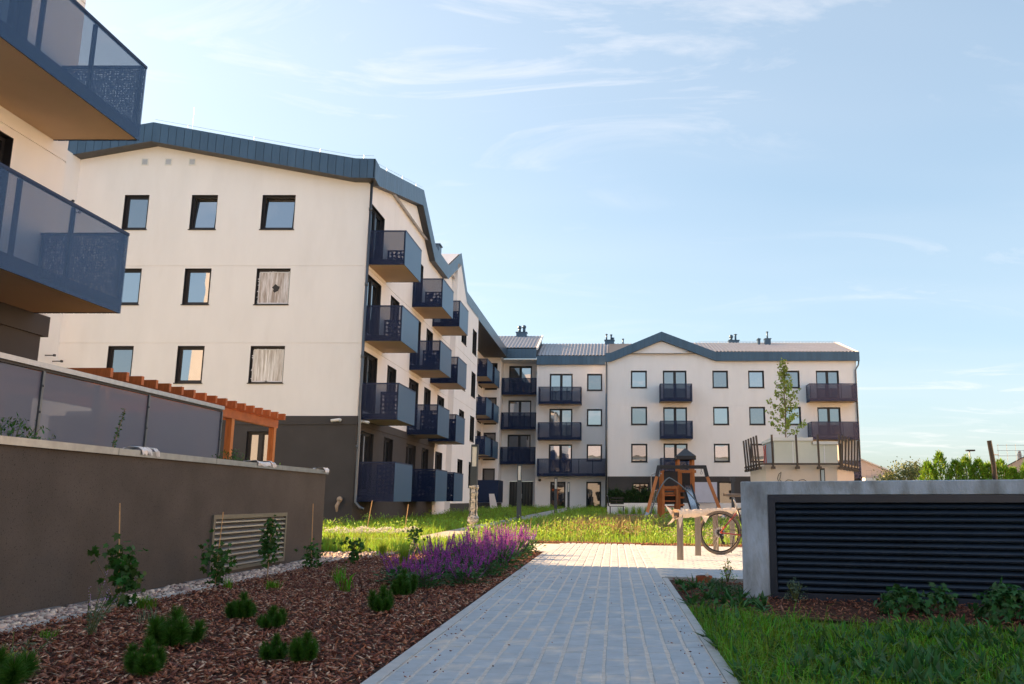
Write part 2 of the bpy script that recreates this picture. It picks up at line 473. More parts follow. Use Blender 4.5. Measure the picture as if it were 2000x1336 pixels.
def fascia(parent, O, U, Nv, pts, h, w=0.31, d=0.0):
    """standing-seam fascia: separate panels along a polyline of (u, top z)"""
    for (a, za), (b, zb) in zip(pts, pts[1:]):
        n = max(1, round((b - a) / w)); st = (b - a) / n
        bm = MB(); q = lambda u, dd, z: PT(O, U, Nv, u, d + dd, z)
        bm.hexa([q(a, -.06, za - h + .02), q(b, -.06, zb - h + .02), q(b, -.022, zb - h + .02), q(a, -.022, za - h + .02), q(a, -.06, za - .01), q(b, -.06, zb - .01), q(b, -.022, zb - .01), q(a, -.022, za - .01)])
        bm.build('fascia_backing', FASCIA_B, parent)
        dz = (zb - za) / n; g = .007
        # one shared mesh for all panels of this run
        s = MB()
        s.hexa([PT((0, 0), U, Nv, g, d - .02, -h), PT((0, 0), U, Nv, st - g, d - .02, dz - h), PT((0, 0), U, Nv, st - g, d, dz - h), PT((0, 0), U, Nv, g, d, -h),
                PT((0, 0), U, Nv, g, d - .02, 0), PT((0, 0), U, Nv, st - g, d - .02, dz), PT((0, 0), U, Nv, st - g, d, dz), PT((0, 0), U, Nv, g, d, 0)])
        me = s.mesh('fascia_panel')
        for k in range(n):
            p = PT(O, U, Nv, a + st * k, 0, za + dz * k)
            link('fascia_panel', me, FASCIA, parent, loc=p)

def tiles(parent, x0, x1, y0, z0, y1, z1, pitch=0.30, rows=14):
    """tiled roof slope facing -Y with rounded pan tiles, one mesh"""
    nx = int((x1 - x0) / pitch * 6); ny = rows
    xs = np.linspace(x0, x1, nx + 1); ph = ((xs - x0) / pitch) % 1.0
    prof = 0.075 * np.sin(ph * np.pi) ** 0.8
    V = []; 
    L = math.hypot(y1 - y0, z1 - z0); ty, tz = (y1 - y0) / L, (z1 - z0) / L
    for j in range(ny):
        for e, lift in ((0, 0.06), (1, 0.0)):
            t = L * (j + e) / ny
            V.append(np.stack([xs, np.full_like(xs, y0 + ty * t) - tz * (prof + lift), z0 + tz * t + ty * (prof + lift)], 1))
    V = np.concatenate(V); m = nx + 1; F = []
    i = np.arange(nx)
    for r in range(2 * ny - 1):
        a = r * m + i
        F.append(np.stack([a, a + 1, a + m + 1, a + m], 1))
    me = np_mesh('roof_tiles', V, np.concatenate(F), True)
    o = link('roof_tiles', me, TILE, parent); o['kind'] = 'stuff'
    return o

def chimney(parent, x, y, z, w, h, pipes, dx=0.35):
    s = MB(); s.box(x - w / 2, x + w / 2, y - .3, y + .3, z - .6, z + h); s.box(x - w / 2 - .06, x + w / 2 + .06, y - .36, y + .36, z + h, z + h + .06)
    c = s.build('chimney', FASCIA, parent)
    for k, (px, ph, r, cowl) in enumerate(pipes):
        s = MB(); b = z + h + .06
        s.tube([(x + px, y, b), (x + px, y, b + ph)], r, 10)
        if cowl: s.ball((x + px, y, b + ph + r * .4), r * 1.5, 10, 6)
        else: s.tube([(x + px, y, b + ph - .04), (x + px, y, b + ph), (x + px, y, b + ph + .06)], [r * 1.1, r * 2.0, r * .6], 10)
        s.build('flue', FASCIA, c, True)
    return c

mat('white_tape', (0.72, 0.74, 0.78), 0.5, var=0.1)
FILM = mat('plastic_film', (0.44, 0.40, 0.37), 0.35, var=0.2, vscale=7, detail=3, second=(0.84, 0.84, 0.85), sscale=5, slo=.36, shi=.62, stretch=(3.4, 1, .22), spec=0.6)
FILM_T = mat('torn_film', (0.36, 0.30, 0.27), 0.35, var=0.2, vscale=7, detail=3, second=(0.80, 0.79, 0.83), sscale=4.5, slo=.36, shi=.66, stretch=(3.0, 1, .25), spec=0.6)
WHITE = mat('white_plastic', (0.78, 0.78, 0.76), 0.45, var=0.04)
STEEL = mat('galvanised_steel', (0.42, 0.43, 0.45), 0.35, 0.8, var=0.12, vscale=9)
PIPE = mat('downpipe_steel', (0.11, 0.125, 0.145), 0.32, 0.6, var=0.08, vscale=5)

X_, Y_ = (1, 0), (0, 1)
mX, mY = (-1, 0), (0, -1)

# ---- the gabled building on the left (front gable at Y 32, long side facing the court)
bA = thing('apartment_building', 'four storey white apartment building with front gable, navy balconies and dark grey ground floor', 'building', (-15.4, 40, 0))
OA = (-21.1, 32.0)
rowsA = [(11.29, 12.70), (8.29, 9.72), (5.26, 6.68)]
colsA = [(1.90, 2.86), (4.53, 5.55), (7.30, 8.60)]
ops = [(a, b, c, d) for a, b in colsA for c, d in rowsA]
wall(bA, OA, X_, mY, 0, 11.48, 4.02, 13.25, ops, STUCCO, (9.80, 6.77), [(0, 14.2), (3.0, 14.74), (11.0, 13.27), (11.48, 13.26)])
wall(bA, (OA[0], OA[1] + .0), X_, mY, 0, 11.48, -.2, 3.70, [(7.4, 8.4, .95, 3.45)], GREY, (.76,), name='ground_floor_wall')
s = MB(); obox(s, OA, X_, mY, 0, 11.48 + .03, -.02, .03, 3.70, 4.02); s.build('band_course', GREY, bA)
for (a, b) in colsA:
    for k, (c, d) in enumerate(rowsA):
        film = None; tl = 0.0
        if a > 7 and k == 1: film = FILM_T
        if a > 7 and k == 2: film = FILM
        if a > 4 and k == 0: tl = 0.13
        window(bA, OA, X_, mY, a, b, c, d, tilt=tl, film=film)
window(bA, OA, X_, mY, 7.4, 8.4, .95, 3.45, kind='balcony_door')
for px in (-18.55, -17.62, -16.68):
    s = MB(); obox(s, (px, 32), X_, mY, -.14, .14, 0, .02, 13.92, 14.22); v = s.build('air_vent', WHITE, bA)
    for k in range(6):
        q = MB(); obox(q, (px, 32), X_, mY, -.10, .10, .02, .03, 13.965 + k * .036, 13.985 + k * .036); q.build('vent_slat', STEEL, v)
# long side facing +X
OS = (-9.62, 32.0)
zt = [12.5, 9.62, 6.58, 3.52]
sideo = [(.40, 2.35), (3.9, 5.4), (7.8, 9.75), (11.05, 12.6), (14.3, 16.2)]
ops = [(a, b, t - 2.3, t) for a, b in sideo for t in zt[:3] if not (a in (3.9, 11.05) and t > 12)]
wall(bA, OS, Y_, X_, 0, 17.3, 4.02, 13.2, ops, STUCCO, (9.80, 6.77), [(0, 13.2), (.3, 13.2), (7.8, 15.0), (11, 13.2), (14.6, 13.2), (17.3, 14.55)])
ops2 = [(a, b, t - 2.3, t) for a, b in sideo for t in zt[3:]]
wall(bA, OS, Y_, X_, 0, 14.0, -.2, 3.70, [o for o in ops2 if o[0] < 14], GREY, (.76,), name='ground_floor_wall')
wall(bA, OS, Y_, X_, 14.0, 17.3, -.2, 4.02, [o for o in ops2 if o[0] > 14], STUCCO)
s = MB(); obox(s, OS, Y_, X_, .001, 14.0, -.02, .03, 3.70, 4.02); s.build('band_course', GREY, bA)
for o in ops + ops2:
    window(bA, OS, Y_, X_, *o, kind='balcony_door', sill=False, pane=PANE if random.random() < .6 else PANE_D)
for zb in (9.95, 6.93, 3.91, 0.87):
    g = zb < 1
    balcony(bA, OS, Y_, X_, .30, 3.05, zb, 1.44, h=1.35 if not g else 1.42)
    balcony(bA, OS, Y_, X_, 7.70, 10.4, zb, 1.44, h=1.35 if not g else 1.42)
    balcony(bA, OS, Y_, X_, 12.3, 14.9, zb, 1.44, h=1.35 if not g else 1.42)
# projecting bay
s = MB(); s.quad((-9.62, 49.3, -.2), (-9.30, 49.3, -.2), (-9.30, 49.3, 14.5), (-9.62, 49.3, 14.5)); s.build('bay_return_wall', STUCCO, bA)
OB = (-9.30, 49.3)
ops = [(a, b, t - 1.62, t) for a, b in ((1.9, 3.6), (5.9, 7.55)) for t in (12.05, 9.22, 6.32, 3.35)]
wall(bA, OB, Y_, X_, 0, 8.1, .75, 13.2, ops, STUCCO, (9.80, 6.77), [(0, 14.8), (1.0, 15.0), (3.4, 13.2), (8.1, 13.2)])
wall(bA, OB, Y_, X_, 0, 8.1, -.2, .75, [], GREY, name='plinth')
for o in ops: window(bA, OB, Y_, X_, *o, pane=PANE_D)
s = MB(); s.quad((-9.30, 57.4, -.2), (-11.3, 57.4, -.2), (-11.3, 57.4, 13.2), (-9.3, 57.4, 13.2)); s.build('bay_return_wall', STUCCO, bA)
# recessed rear length and inner corner
O3 = (-11.3, 57.4)
ops = [(9.0, 11.0, t - 2.3, t) for t in (12.6, 9.6, 6.6)] + [(13.2, 15.2, t - 2.3, t) for t in (12.6, 9.6, 6.6)]
wall(bA, O3, Y_, X_, 0, 16.0, -.2, 13.2, ops, STUCCO)
for o in ops: window(bA, O3, Y_, X_, *o, kind='balcony_door', sill=False, pane=PANE_D)
for zb in (10.42, 7.4, 4.38):
    balcony(bA, O3, Y_, X_, 8.6, 11.5, zb, 1.4)
    balcony(bA, O3, Y_, X_, 12.8, 15.8, zb, 1.4)
s = MB(); s.box(-11.25, -9.4, 70.3, 70.34, .75, 2.55); s.box(-9.44, -9.4, 70.34, 73.3, .75, 2.55); s.build('terrace_screen', NAVY, bA)
s = MB(); s.box(-11.25, -9.5, 70.4, 73.3, 0, .72); s.build('terrace_base', GREY, bA)
O4 = (-11.3, 73.4)
ops = [(.12, 1.17, t - 2.35, t) for t in (12.65, 9.66, 6.63, 3.6)]
wall(bA, O4, X_, mY, 0, 1.45, -.2, 13.2, ops, STUCCO)
for o in ops: window(bA, O4, X_, mY, *o, sill=False, pane=PANE_D)
s = MB(); s.quad((-9.85, 73.4, -.2), (-9.85, 75.3, -.2), (-9.85, 75.3, 13.4), (-9.85, 73.4, 13.4)); s.build('return_wall', STUCCO, bA)
# wing behind the near building, left of the gable
s = MB(); s.quad((-21.1, 30.9, -.2), (-21.1, 32, -.2), (-21.1, 32, 14.2), (-21.1, 30.9, 14.2)); s.quad((-21.1, 30.9, -.2), (-24, 30.9, -.2), (-24, 30.9, 13.9), (-21.1, 30.9, 14.2))
s.quad((-24, 30.9, -.2), (-24, 75, -.2), (-24, 75, 13.9), (-24, 30.9, 13.9)); s.build('wing_wall', STUCCO, bA)
for k, (y, z) in enumerate(((31.3, 12.2), (31.75, 11.9), (31.3, 6.2), (31.75, 6.05))):
    s = MB(); s.tube([(-21.1, y, z), (-20.75, y, z)], .022, 6); s.box(-20.78, -20.72, y - .04, y + .04, z - .04, z + .04); s.build('wall_hook', FRAME, bA)
# roof with fascia panels
s = MB()
fr = [(-23.2, 14.58), (-18.1, 15.52), (-10.2, 14.02), (-9.30, 14.0)]
sd_pts = [(31.5, 14.0), (32.2, 13.92), (39.8, 15.82), (43.0, 13.92), (46.6, 13.92), (50.3, 15.72), (52.7, 13.9), (73.0, 13.88)]
s.quad((-18.1, 31.5, 15.46), (-9.42, 31.5, 13.9), (-9.42, 75.5, 13.8), (-18.1, 75.5, 15.46)); s.quad((-18.1, 31.5, 15.46), (-24.3, 31.5, 14.3), (-24.3, 75.5, 14.3), (-18.1, 75.5, 15.46))

for (ya, za), (yb, zb) in zip(sd_pts[1:], sd_pts[2:]):
    if max(za, zb) > 14.5: s.quad((-9.44, ya, za - .03), (-9.44, yb, zb - .03), (-17.5, yb, zb - .03), (-17.5, ya, za - .03))
rA = s.build('roof', TILE, bA)
fascia(rA, (0, 31.5), X_, mY, fr, .80)
fascia(rA, (-9.30, 0), Y_, X_, sd_pts, .78)
s = MB()   # soffits
s.quad((-9.30, 31.48, 13.2), (-10.2, 31.48, 13.22), (-10.2, 32, 13.22), (-9.30, 32, 13.2)); s.quad((-10.2, 31.48, 13.22), (-18.1, 31.48, 14.72), (-18.1, 32, 14.72), (-10.2, 32, 13.22))
s.quad((-18.1, 31.48, 14.72), (-23.2, 31.48, 13.78), (-23.2, 32, 13.78), (-18.1, 32, 14.72))
for (ya, za), (yb, zb) in zip(sd_pts, sd_pts[1:]):
    w0 = -9.64 if yb < 57 else -11.4
    s.quad((-9.31, ya, za - .77), (-9.31, yb, zb - .77), (w0, yb, zb - .77), (w0, ya, za - .77))
s.quad((-9.31, 57.0, 13.1), (-9.31, 73.2, 13.1), (-11.4, 73.2, 13.1), (-11.4, 57.0, 13.1))
s.build('eave_soffit', SOFM, bA)
s = MB()
def wire(pts, post_every=2.6):
    s.tube(pts, .005, 4)
    for a, b in zip(pts, pts[1:]):
        L = (Vector(b) - Vector(a)).length; n = max(1, int(L / post_every))
        for k in range(n):
            p = Vector(a).lerp(Vector(b), (k + .5) / n); s.tube([p - Vector((0, 0, .16)), p + Vector((0, 0, .02))], .005, 4)
wire([(-18.1, 31.6, 15.68), (-10.2, 31.6, 14.18), (-9.4, 31.6, 14.16)]); wire([(-9.4, 32.2, 14.08), (-9.4, 39.8, 15.98)])
s.tube([(-16.6, 31.6, 15.3), (-16.6, 31.6, 16.2)], .004, 4)
s.build('lightning_wire', PIPE, bA)
s = MB(); s.tube([(-9.50, 31.86, 13.2), (-9.50, 31.86, 4.3), (-9.47, 31.86, 3.6), (-9.47, 31.86, 1.2), (-9.45, 31.80, .85), (-9.25, 31.70, .66), (-9.1, 31.66, .6)], .055, 10)
for z in (12, 9.0, 6.2, 2.8): s.tube([(-9.50, 31.86, z), (-9.50, 31.86, z + .12)], .068, 10)
s.build('downpipe', PIPE, bA, True)
for loc, dx in (((-10.35, 31.9, 3.86), -1), ((-9.42, 32.35, 3.80), 1)):
    s = MB()
    if dx < 0: s.tube([(loc[0] + .1, 31.97, loc[2]), (loc[0] + .1, 31.90, loc[2])], .07, 10); s.tube([(loc[0] + .1, 31.88, loc[2] + .01), (loc[0] - .18, 31.8, loc[2] - .04)], .055, 10)
    else: s.tube([(-9.6, 32.35, 3.84), (-9.53, 32.35, 3.84)], .07, 10); s.tube([(-9.52, 32.35, 3.84), (-9.25, 32.28, 3.8)], .055, 10)
    s.build('security_camera', WHITE, bA, True)
s = MB(); s.ball((-10.05, 31.85, .95), .11, 10, 7); s.tube([(-10.05, 31.85, .9), (-10.12, 31.78, .72), (-10.1, 31.75, .5)], [.06, .07, .03], 8); s.build('wrapped_wall_lamp', mat('dusty_wrap', (.40, .30, .22), .5), bA, True)
chimney(rA, -9.9, 45.3, 14.2, .7, .45, []) 

# ---- far building: recessed and middle length
bM = thing('apartment_building', 'middle white apartment block with entrance doors beneath long navy balcony at the inner corner', 'building', (-5, 76, 0))
O5 = (-9.85, 75.3)
ops = [(.5, 2.52, a, b) for a, b in ((10.2, 12.68), (7.2, 9.61), (4.2, 6.60))]
wall(bM, O5, X_, mY, 0, 3.15, -.2, 13.3, ops + [(.70, 2.78, .2, 2.56)], STUCCO)
for o in ops: window(bM, O5, X_, mY, *o, kind='balcony_door', sill=False, pane=PANE_D if o[2] < 6 else PANE)
s = MB()
for k in range(8): obox(s, O5, X_, mY, .72 + k * .2575, .72 + k * .2575 + .25, -.18, -.13, .2, 2.54)
g = s.build('steel_door', FRAME, bM); s = MB(); obox(s, O5, X_, mY, 1.78, 1.84, -.13, -.06, 1.1, 1.5); s.build('handle', STEEL, g)
for zb in (9.96, 6.95, 3.98): balcony(bM, O5, X_, mY, .06, 3.08, zb, 1.3, h=1.42, front=PERF_S, near=PERF_S, far=PERF_S)
O6 = (-6.70, 73.3)
ops = [(1.12, 3.1, t - 2.4, t) for t in (11.69, 8.66, 5.62)]; opw = [(4.34, 5.65, a, b) for a, b in ((10.22, 11.69), (7.19, 8.63), (4.2, 5.62))]
ope = [(1.29, 2.57, .25, 2.48), (4.32, 5.58, .25, 2.48)]
wall(bM, O6, X_, mY, 0, 6.12, -.2, 12.55, ops + opw + ope, STUCCO)
for o in ops: window(bM, O6, X_, mY, *o, kind='balcony_door', sill=False)
for o in opw: window(bM, O6, X_, mY, *o)
for o in ope:
    w = window(bM, O6, X_, mY, *o, kind='entrance_door', sill=False, pane=PANE_D)
    s = MB(); hx = o[1] - .2 if o[0] < 3 else o[0] + .2
    s.tube([PT(O6, X_, mY, hx, -.12, 1.1), PT(O6, X_, mY, hx, -.05, 1.15), PT(O6, X_, mY, hx, -.05, 1.5), PT(O6, X_, mY, hx, -.12, 1.55)], .025, 6); s.build('handle', STEEL, w)
balcony(bM, O6, X_, mY, .27, 3.9, 8.93, 1.3, 1.42, front=PERF_S, near=PERF_S, far=PERF_S); balcony(bM, O6, X_, mY, .25, 3.9, 5.92, 1.3, 1.42, front=PERF_S, near=PERF_S, far=PERF_S)
balcony(bM, O6, X_, mY, .25, 6.05, 2.91, 1.3, 1.4, front=PERF_S, near=PERF_S, far=PERF_S)
s = MB(); s.tube([(-6.3, 73.3, 2.62), (-6.3, 73.24, 2.62)], .12, 12); s.build('air_vent', FRAME, bM)
s = MB(); s.quad((-6.7, 73.3, -.2), (-6.7, 75.3, -.2), (-6.7, 75.3, 13.2), (-6.7, 73.3, 13.2)); s.quad((-9.85, 75.3, 12.9), (-6.7, 75.3, 12.9), (-6.7, 73.0, 12.9), (-9.85, 73.0, 12.9)); s.build('return_wall', STUCCO, bM)
s = MB(); s.quad((-11, 73.0, 13.80), (-6.74, 73.0, 13.80), (-6.74, 79, 16.1), (-11, 79, 16.1)); s.quad((-6.74, 73.0, 13.1), (-.6, 73.0, 13.1), (-.6, 78.4, 15.2), (-6.74, 78.4, 15.2))
s.quad((-6.74, 73.0, 13.1), (-6.74, 73.0, 13.8), (-6.74, 78.4, 15.95), (-6.74, 78.4, 15.2)); s.quad((-6.72, 73.02, 12.46), (-.6, 73.02, 12.46), (-.6, 73.3, 12.46), (-6.72, 73.3, 12.46))
rM = s.build('roof', SOFM, bM)
tiles(rM, -11.5, -6.75, 73.02, 13.84, 78.4, 15.95); tiles(rM, -6.72, 1.6, 73.02, 13.16, 78.4, 15.22)
s = MB(); s.hexa([(-6.78, 73.0, 13.75), (-6.62, 73.0, 13.75), (-6.62, 78.4, 15.85), (-6.78, 78.4, 15.85), (-6.78, 73.0, 13.95), (-6.62, 73.0, 13.95), (-6.62, 78.4, 16.08), (-6.78, 78.4, 16.08)]); s.build('verge_trim', WHITE, rM)
fascia(rM, (0, 73.0), X_, mY, [(-9.6, 13.84), (-6.74, 13.84)], .88, .33); fascia(rM, (0, 73.0), X_, mY, [(-6.72, 13.21), (-.62, 13.21)], .76, .35, d=.004)
chimney(rM, -8.6, 78.0, 15.9, .95, .3, [(-.2, .4, .13, True), (.22, .45, .13, True)])
chimney(rM, -.45, 78.2, 15.2, .85, .3, [(-.28, .55, .07, False), (.15, .5, .08, False), (.3, .2, .1, False)]); chimney(rM, .9, 78.2, 15.0, .4, .1, [(-.1, .5, .07, False)])

# ---- far building: right block with the shallow gable
bR = thing('apartment_building', 'right hand white apartment block with shallow pointed gable above grey ground floor', 'building', (9.8, 75, 0))
O7 = (-.56, 70.6)
cw = [(1.93, 3.26), (8.71, 10.01), (11.69, 13.01), (14.66, 15.96)]; rw = [(10.1, 11.56), (7.04, 8.54), (4.0, 5.5)]
opw = [(a, b, c, d) for a, b in cw for c, d in rw]
opd = [(a, b, t - 2.35, t) for a, b in ((4.59, 6.56), (17.33, 19.23)) for t in (11.56, 8.5, 5.52)]
wall(bR, O7, X_, mY, 0, 20.73, 2.85, 12.36, opw + opd, STUCCO, (8.62, 5.6), [(0, 12.36), (.3, 12.4), (4.5, 14.05), (9.05, 12.38), (20.73, 12.37)])
wall(bR, O7, X_, mY, 0, 20.73, -.2, 2.65, [(2.0, 3.4, .9, 2.35), (9.0, 10.2, .3, 2.45)], GREY, name='ground_floor_wall')
s = MB(); obox(s, O7, X_, mY, 0, 20.73, -.02, .03, 2.65, 2.85); s.build('band_course', GREY, bR)
for i, o in enumerate(opw): window(bR, O7, X_, mY, *o)
for o in opd: window(bR, O7, X_, mY, *o, kind='balcony_door', sill=False)
window(bR, O7, X_, mY, 2.0, 3.4, .9, 2.35, pane=PANE_D); window(bR, O7, X_, mY, 9.0, 10.2, .3, 2.45, kind='entrance_door', pane=PANE_D, sill=False)
for zb in (8.83, 5.81, 2.83): balcony(bR, O7, X_, mY, 4.27, 6.89, zb, 1.4, 1.4, front=PERF_S, near=PERF_S, far=PERF_S)
PERF_WARM = perforated('perforated_navy_warmlit', (0.075, 0.062, 0.115), 0.40)  # plum tint puts warm light from the right into navy panels
for zb in (8.85, 5.74, 2.63): balcony(bR, O7, X_, mY, 16.45, 20.3, zb, 1.4, 1.4, front=PERF_WARM, near=PERF_S, far=PERF_S)
s = MB(); s.quad((20.17, 70.6, -.2), (20.17, 84, -.2), (20.17, 84, 13), (20.17, 70.6, 13)); s.quad((-.56, 70.6, -.2), (-.56, 75, -.2), (-.56, 75, 13), (-.56, 70.6, 13)); s.build('side_wall', STUCCO, bR)
s = MB(); ft = [(-.76, 13.0), (-.3, 13.02), (3.94, 14.82), (8.5, 13.08), (20.4, 13.1)]
for (a, za), (b, zb) in zip(ft, ft[1:]):
    s.quad((a, 70.3, za - .74), (b, 70.3, zb - .74), (b, 70.6, zb - .74), (a, 70.6, za - .74))
for (a, za), (b, zb) in zip(ft[1:3], ft[2:4]): s.quad((a, 70.32, za - .03), (b, 70.32, zb - .03), (b, 78, zb - .03), (a, 78, za - .03))
s.quad((-.5, 70.32, 12.95), (20.3, 70.32, 12.95), (20.3, 76.9, 14.98), (-.5, 76.9, 14.98)); s.quad((20.3, 83.4, 12.95), (-.5, 83.4, 12.95), (-.5, 76.9, 14.98), (20.3, 76.9, 14.98)); s.poly([(20.17, 70.6, 12.9), (20.17, 83, 12.9), (20.17, 76.9, 14.9)])
rR = s.build('roof', SOFM, bR)
tiles(rR, 6.0, 20.1, 70.36, 13.04, 76.9, 15.03)
s = MB(); s.hexa([(20.1, 70.4, 13.0), (20.4, 70.4, 13.0), (20.4, 76.9, 15.0), (20.1, 76.9, 15.0), (20.1, 70.4, 13.14), (20.4, 70.4, 13.14), (20.4, 76.9, 15.14), (20.1, 76.9, 15.14)]); s.build('verge_trim', STUCCO2, rR)
fascia(rR, (0, 70.3), X_, mY, ft, .75, .36)
chimney(rR, 10.9, 77.0, 14.9, .9, .35, [(-.22, .3, .13, True), (.18, .55, .09, False)]); chimney(rR, 12.95, 75.6, 14.6, .2, .5, [(0, .05, .08, False)]); chimney(rR, 13.7, 75.4, 14.55, .5, .55, [(0, .62, .07, False)])
s = MB(); s.tube([(7.6, 76.9, 15.2), (20.2, 76.9, 15.2)], .012, 4)
for k in range(9): s.tube([(8 + k * 1.5, 76.9, 15.0), (8 + k * 1.5, 76.9, 15.24)], .012, 4)
s.build('lightning_wire', STEEL, bR)
s = MB(); s.tube([(-.66, 70.45, 12.3), (-.66, 70.45, .3)], .08, 8); s.build('downpipe', PIPE, bR, True)
s = MB(); s.tube([(20.35, 70.4, 12.4), (20.3, 70.45, 12.0), (20.05, 70.5, 11.6), (20.05, 70.5, .3)], .06, 8); s.build('downpipe', PIPE, bR, True)

# ---- the near building at the left edge of the frame
bC = thing('apartment_building', 'nearest apartment building at the left edge with two large blue perforated balconies', 'building', (-15, 8, 0))
OC = (-9.55, -12.0)
wall(bC, OC, Y_, X_, 0, 26.1, 3.94, 14.2, [(22.4, 24.8, 4.2, 6.56), (22.4, 24.8, 7.2, 9.5), (13, 15.5, 4.2, 6.5), (13, 15.5, 7.2, 9.5)], STUCCO, (6.68, 9.7))
for o in ((22.4, 24.8, 4.2, 6.56), (22.4, 24.8, 7.2, 9.5), (13, 15.5, 4.2, 6.5), (13, 15.5, 7.2, 9.5)): window(bC, OC, Y_, X_, *o, kind='balcony_door', sill=False, pane=PANE_D)
wall(bC, OC, Y_, X_, 0, 26.0, -.2, 3.60, [(20.5, 22.5, 1.1, 3.3)], GREY, name='ground_floor_wall')
window(bC, OC, Y_, X_, 20.5, 22.5, 1.1, 3.3, kind='balcony_door', sill=False, pane=PANE_D)
s = MB(); obox(s, OC, Y_, X_, 0, 26.13, -.3, .04, 3.60, 3.94); s.build('band_course', GREY, bC)
s = MB(); s.quad((-9.55, 14.1, 3.94), (-12, 14.1, 3.94), (-12, 14.1, 14.2), (-9.55, 14.1, 14.2)); s.quad((-12, 14.1, -.2), (-12, 15.98, -.2), (-12, 15.98, 14.2), (-12, 14.1, 14.2)); s.quad((-12, 15.98, -.2), (-24, 15.98, -.2), (-24, 15.98, 14.2), (-12, 15.98, 14.2))  # unseen rear step added to set the shadow edge on the path
s.quad((-24, 15.98, -.2), (-24, -12, -.2), (-24, -12, 14.2), (-24, 15.98, 14.2)); s.quad((-24, -12, -.2), (-9.55, -12, -.2), (-9.55, -12, 14.2), (-24, -12, 14.2)); s.build('end_wall', STUCCO, bC)
s = MB(); s.quad((-9.55, 14.0, -.2), (-12, 14.0, -.2), (-12, 14.0, 3.94), (-9.55, 14.0, 3.94)); s.build('end_wall', GREY, bC)
s = MB(); s.quad((-9.2, -12.2, 14.2), (-9.2, 14.4, 14.2), (-16.5, 14.4, 16.2), (-16.5, -12.2, 16.2)); s.quad((-24.3, -12.2, 14.2), (-24.3, 16.2, 14.2), (-16.5, 16.2, 16.2), (-16.5, -12.2, 16.2)); s.quad((-12, 14.4, 14.9), (-12, 16.2, 14.9), (-16.5, 16.2, 16.2), (-16.5, 14.4, 16.2)); s.build('roof', TILE, bC)
PERF_END = perforated('perforated_navy_end', (.02, .05, .15), .12, .45, dots=.045)  # added holes imitate the finer moire seen through the end sheet
for zb in (6.93, 3.92): balcony(bC, OC, Y_, X_, 20.6, 25.73, zb, 1.45, 1.32, front=PERF_C, near=PERF_C, far=PERF_END, posts=[20.7, 21.9, 23.15, 24.33, 25.65])

# ---- the buildings across the court behind the viewer, which the windows mirror
bO = thing('apartment_building', 'sunlit low apartment building across the court mirrored in the lower windows', 'building', (0, -30, 0))
OO = (-34, -26)
ops = [(3 + k * 5.2, 4.6 + k * 5.2, t - 1.5, t) for k in range(12) for t in (8.5, 5.5, 2.6)]
wall(bO, OO, X_, Y_, 0, 66, -.2, 9.4, ops, STUCCO)
for o in ops: window(bO, OO, X_, Y_, *o)
s = MB(); s.quad((-34.5, -25.5, 9.3), (32.5, -25.5, 9.3), (32.5, -32, 11.8), (-34.5, -32, 11.8)); s.quad((-34.5, -38, 9.3), (32.5, -38, 9.3), (32.5, -32, 11.8), (-34.5, -32, 11.8)); s.build('roof', TILE, bO)
s = MB(); s.box(-34, 32, -38, -26.3, -.2, 9.3); s.build('rear_wall', STUCCO, bO)
bP = thing('apartment_building', 'sunlit warm coloured apartment building on the right across the court mirrored in windows', 'building', (44, 25, 0))
OP = (38, -6)
ops = [(3 + k * 5.2, 4.6 + k * 5.2, t - 1.5, t) for k in range(13) for t in (11.5, 8.5, 5.5, 2.6)]
wall(bP, OP, Y_, mX, 0, 70, -.2, 12.6, ops, STUCCO2)
for o in ops: window(bP, OP, Y_, mX, *o)
s = MB(); s.quad((37.5, -6.5, 12.5), (37.5, 64.5, 12.5), (44, 64.5, 15.4), (44, -6.5, 15.4)); s.quad((50.5, -6.5, 12.5), (50.5, 64.5, 12.5), (44, 64.5, 15.4), (44, -6.5, 15.4)); s.build('roof', TILE, bP)
s = MB(); s.box(38.3, 50, -6, 64, -.2, 12.5); s.build('rear_wall', STUCCO2, bP)
# ------------------------------------------------------------------ ground and paving
SOIL = mat('lawn_soil', (0.060, 0.075, 0.022), 0.95, var=0.35, vscale=1.5, second=(0.10, 0.075, 0.045), sscale=2.2, slo=.52, shi=.68, bump=0.6, bscale=30, spec=0.1)
BARK_G = mat('bark_ground', (0.065, 0.034, 0.026), 0.95, var=0.4, vscale=18, bump=0.8, bscale=60, spec=0.1)
BARK = mat('bark_chips', (0.215, 0.080, 0.054), 0.8, var=0.25, vscale=40, island=0.65, hue=0.015, spec=0.35, second=(0.26, 0.14, 0.10), sscale=14, slo=.52, shi=.66)
BARK_L = mat('pale_wood_chips', (0.46, 0.34, 0.26), 0.8, var=0.2, vscale=30, island=0.35, spec=0.25)
SAND = mat('joint_sand', (0.57, 0.54, 0.51), 0.95, var=0.18, vscale=25, bump=0.5, bscale=200, spec=0.1)
PAVER = mat('concrete_paver', (0.37, 0.425, 0.485), 0.85, var=0.10, vscale=9, rnd=0.05, island=0.05, second=(0.60, 0.56, 0.51), sscale=3.4, slo=.52, shi=.72, bump=0.35, bscale=180, spec=0.25)
KERB = mat('concrete_kerb', (0.42, 0.44, 0.46), 0.85, var=0.10, vscale=6, bump=0.3, bscale=150, spec=0.25)
CONC = mat('raw_concrete', (0.39, 0.475, 0.58), 0.8, var=0.24, vscale=3.2, second=(0.21, 0.235, 0.25), sscale=4.4, slo=.45, shi=.72, bump=0.6, bscale=45, spec=0.3, stretch=(1.3, 1.3, .5))
SLAB = mat('path_slab', (0.40, 0.375, 0.34), 0.9, var=0.08, vscale=4, rnd=0.05, bump=0.3, bscale=120, spec=0.2)
RUBBER = mat('red_rubber', (0.23, 0.075, 0.085), 0.9, var=0.10, vscale=30, spec=0.2)

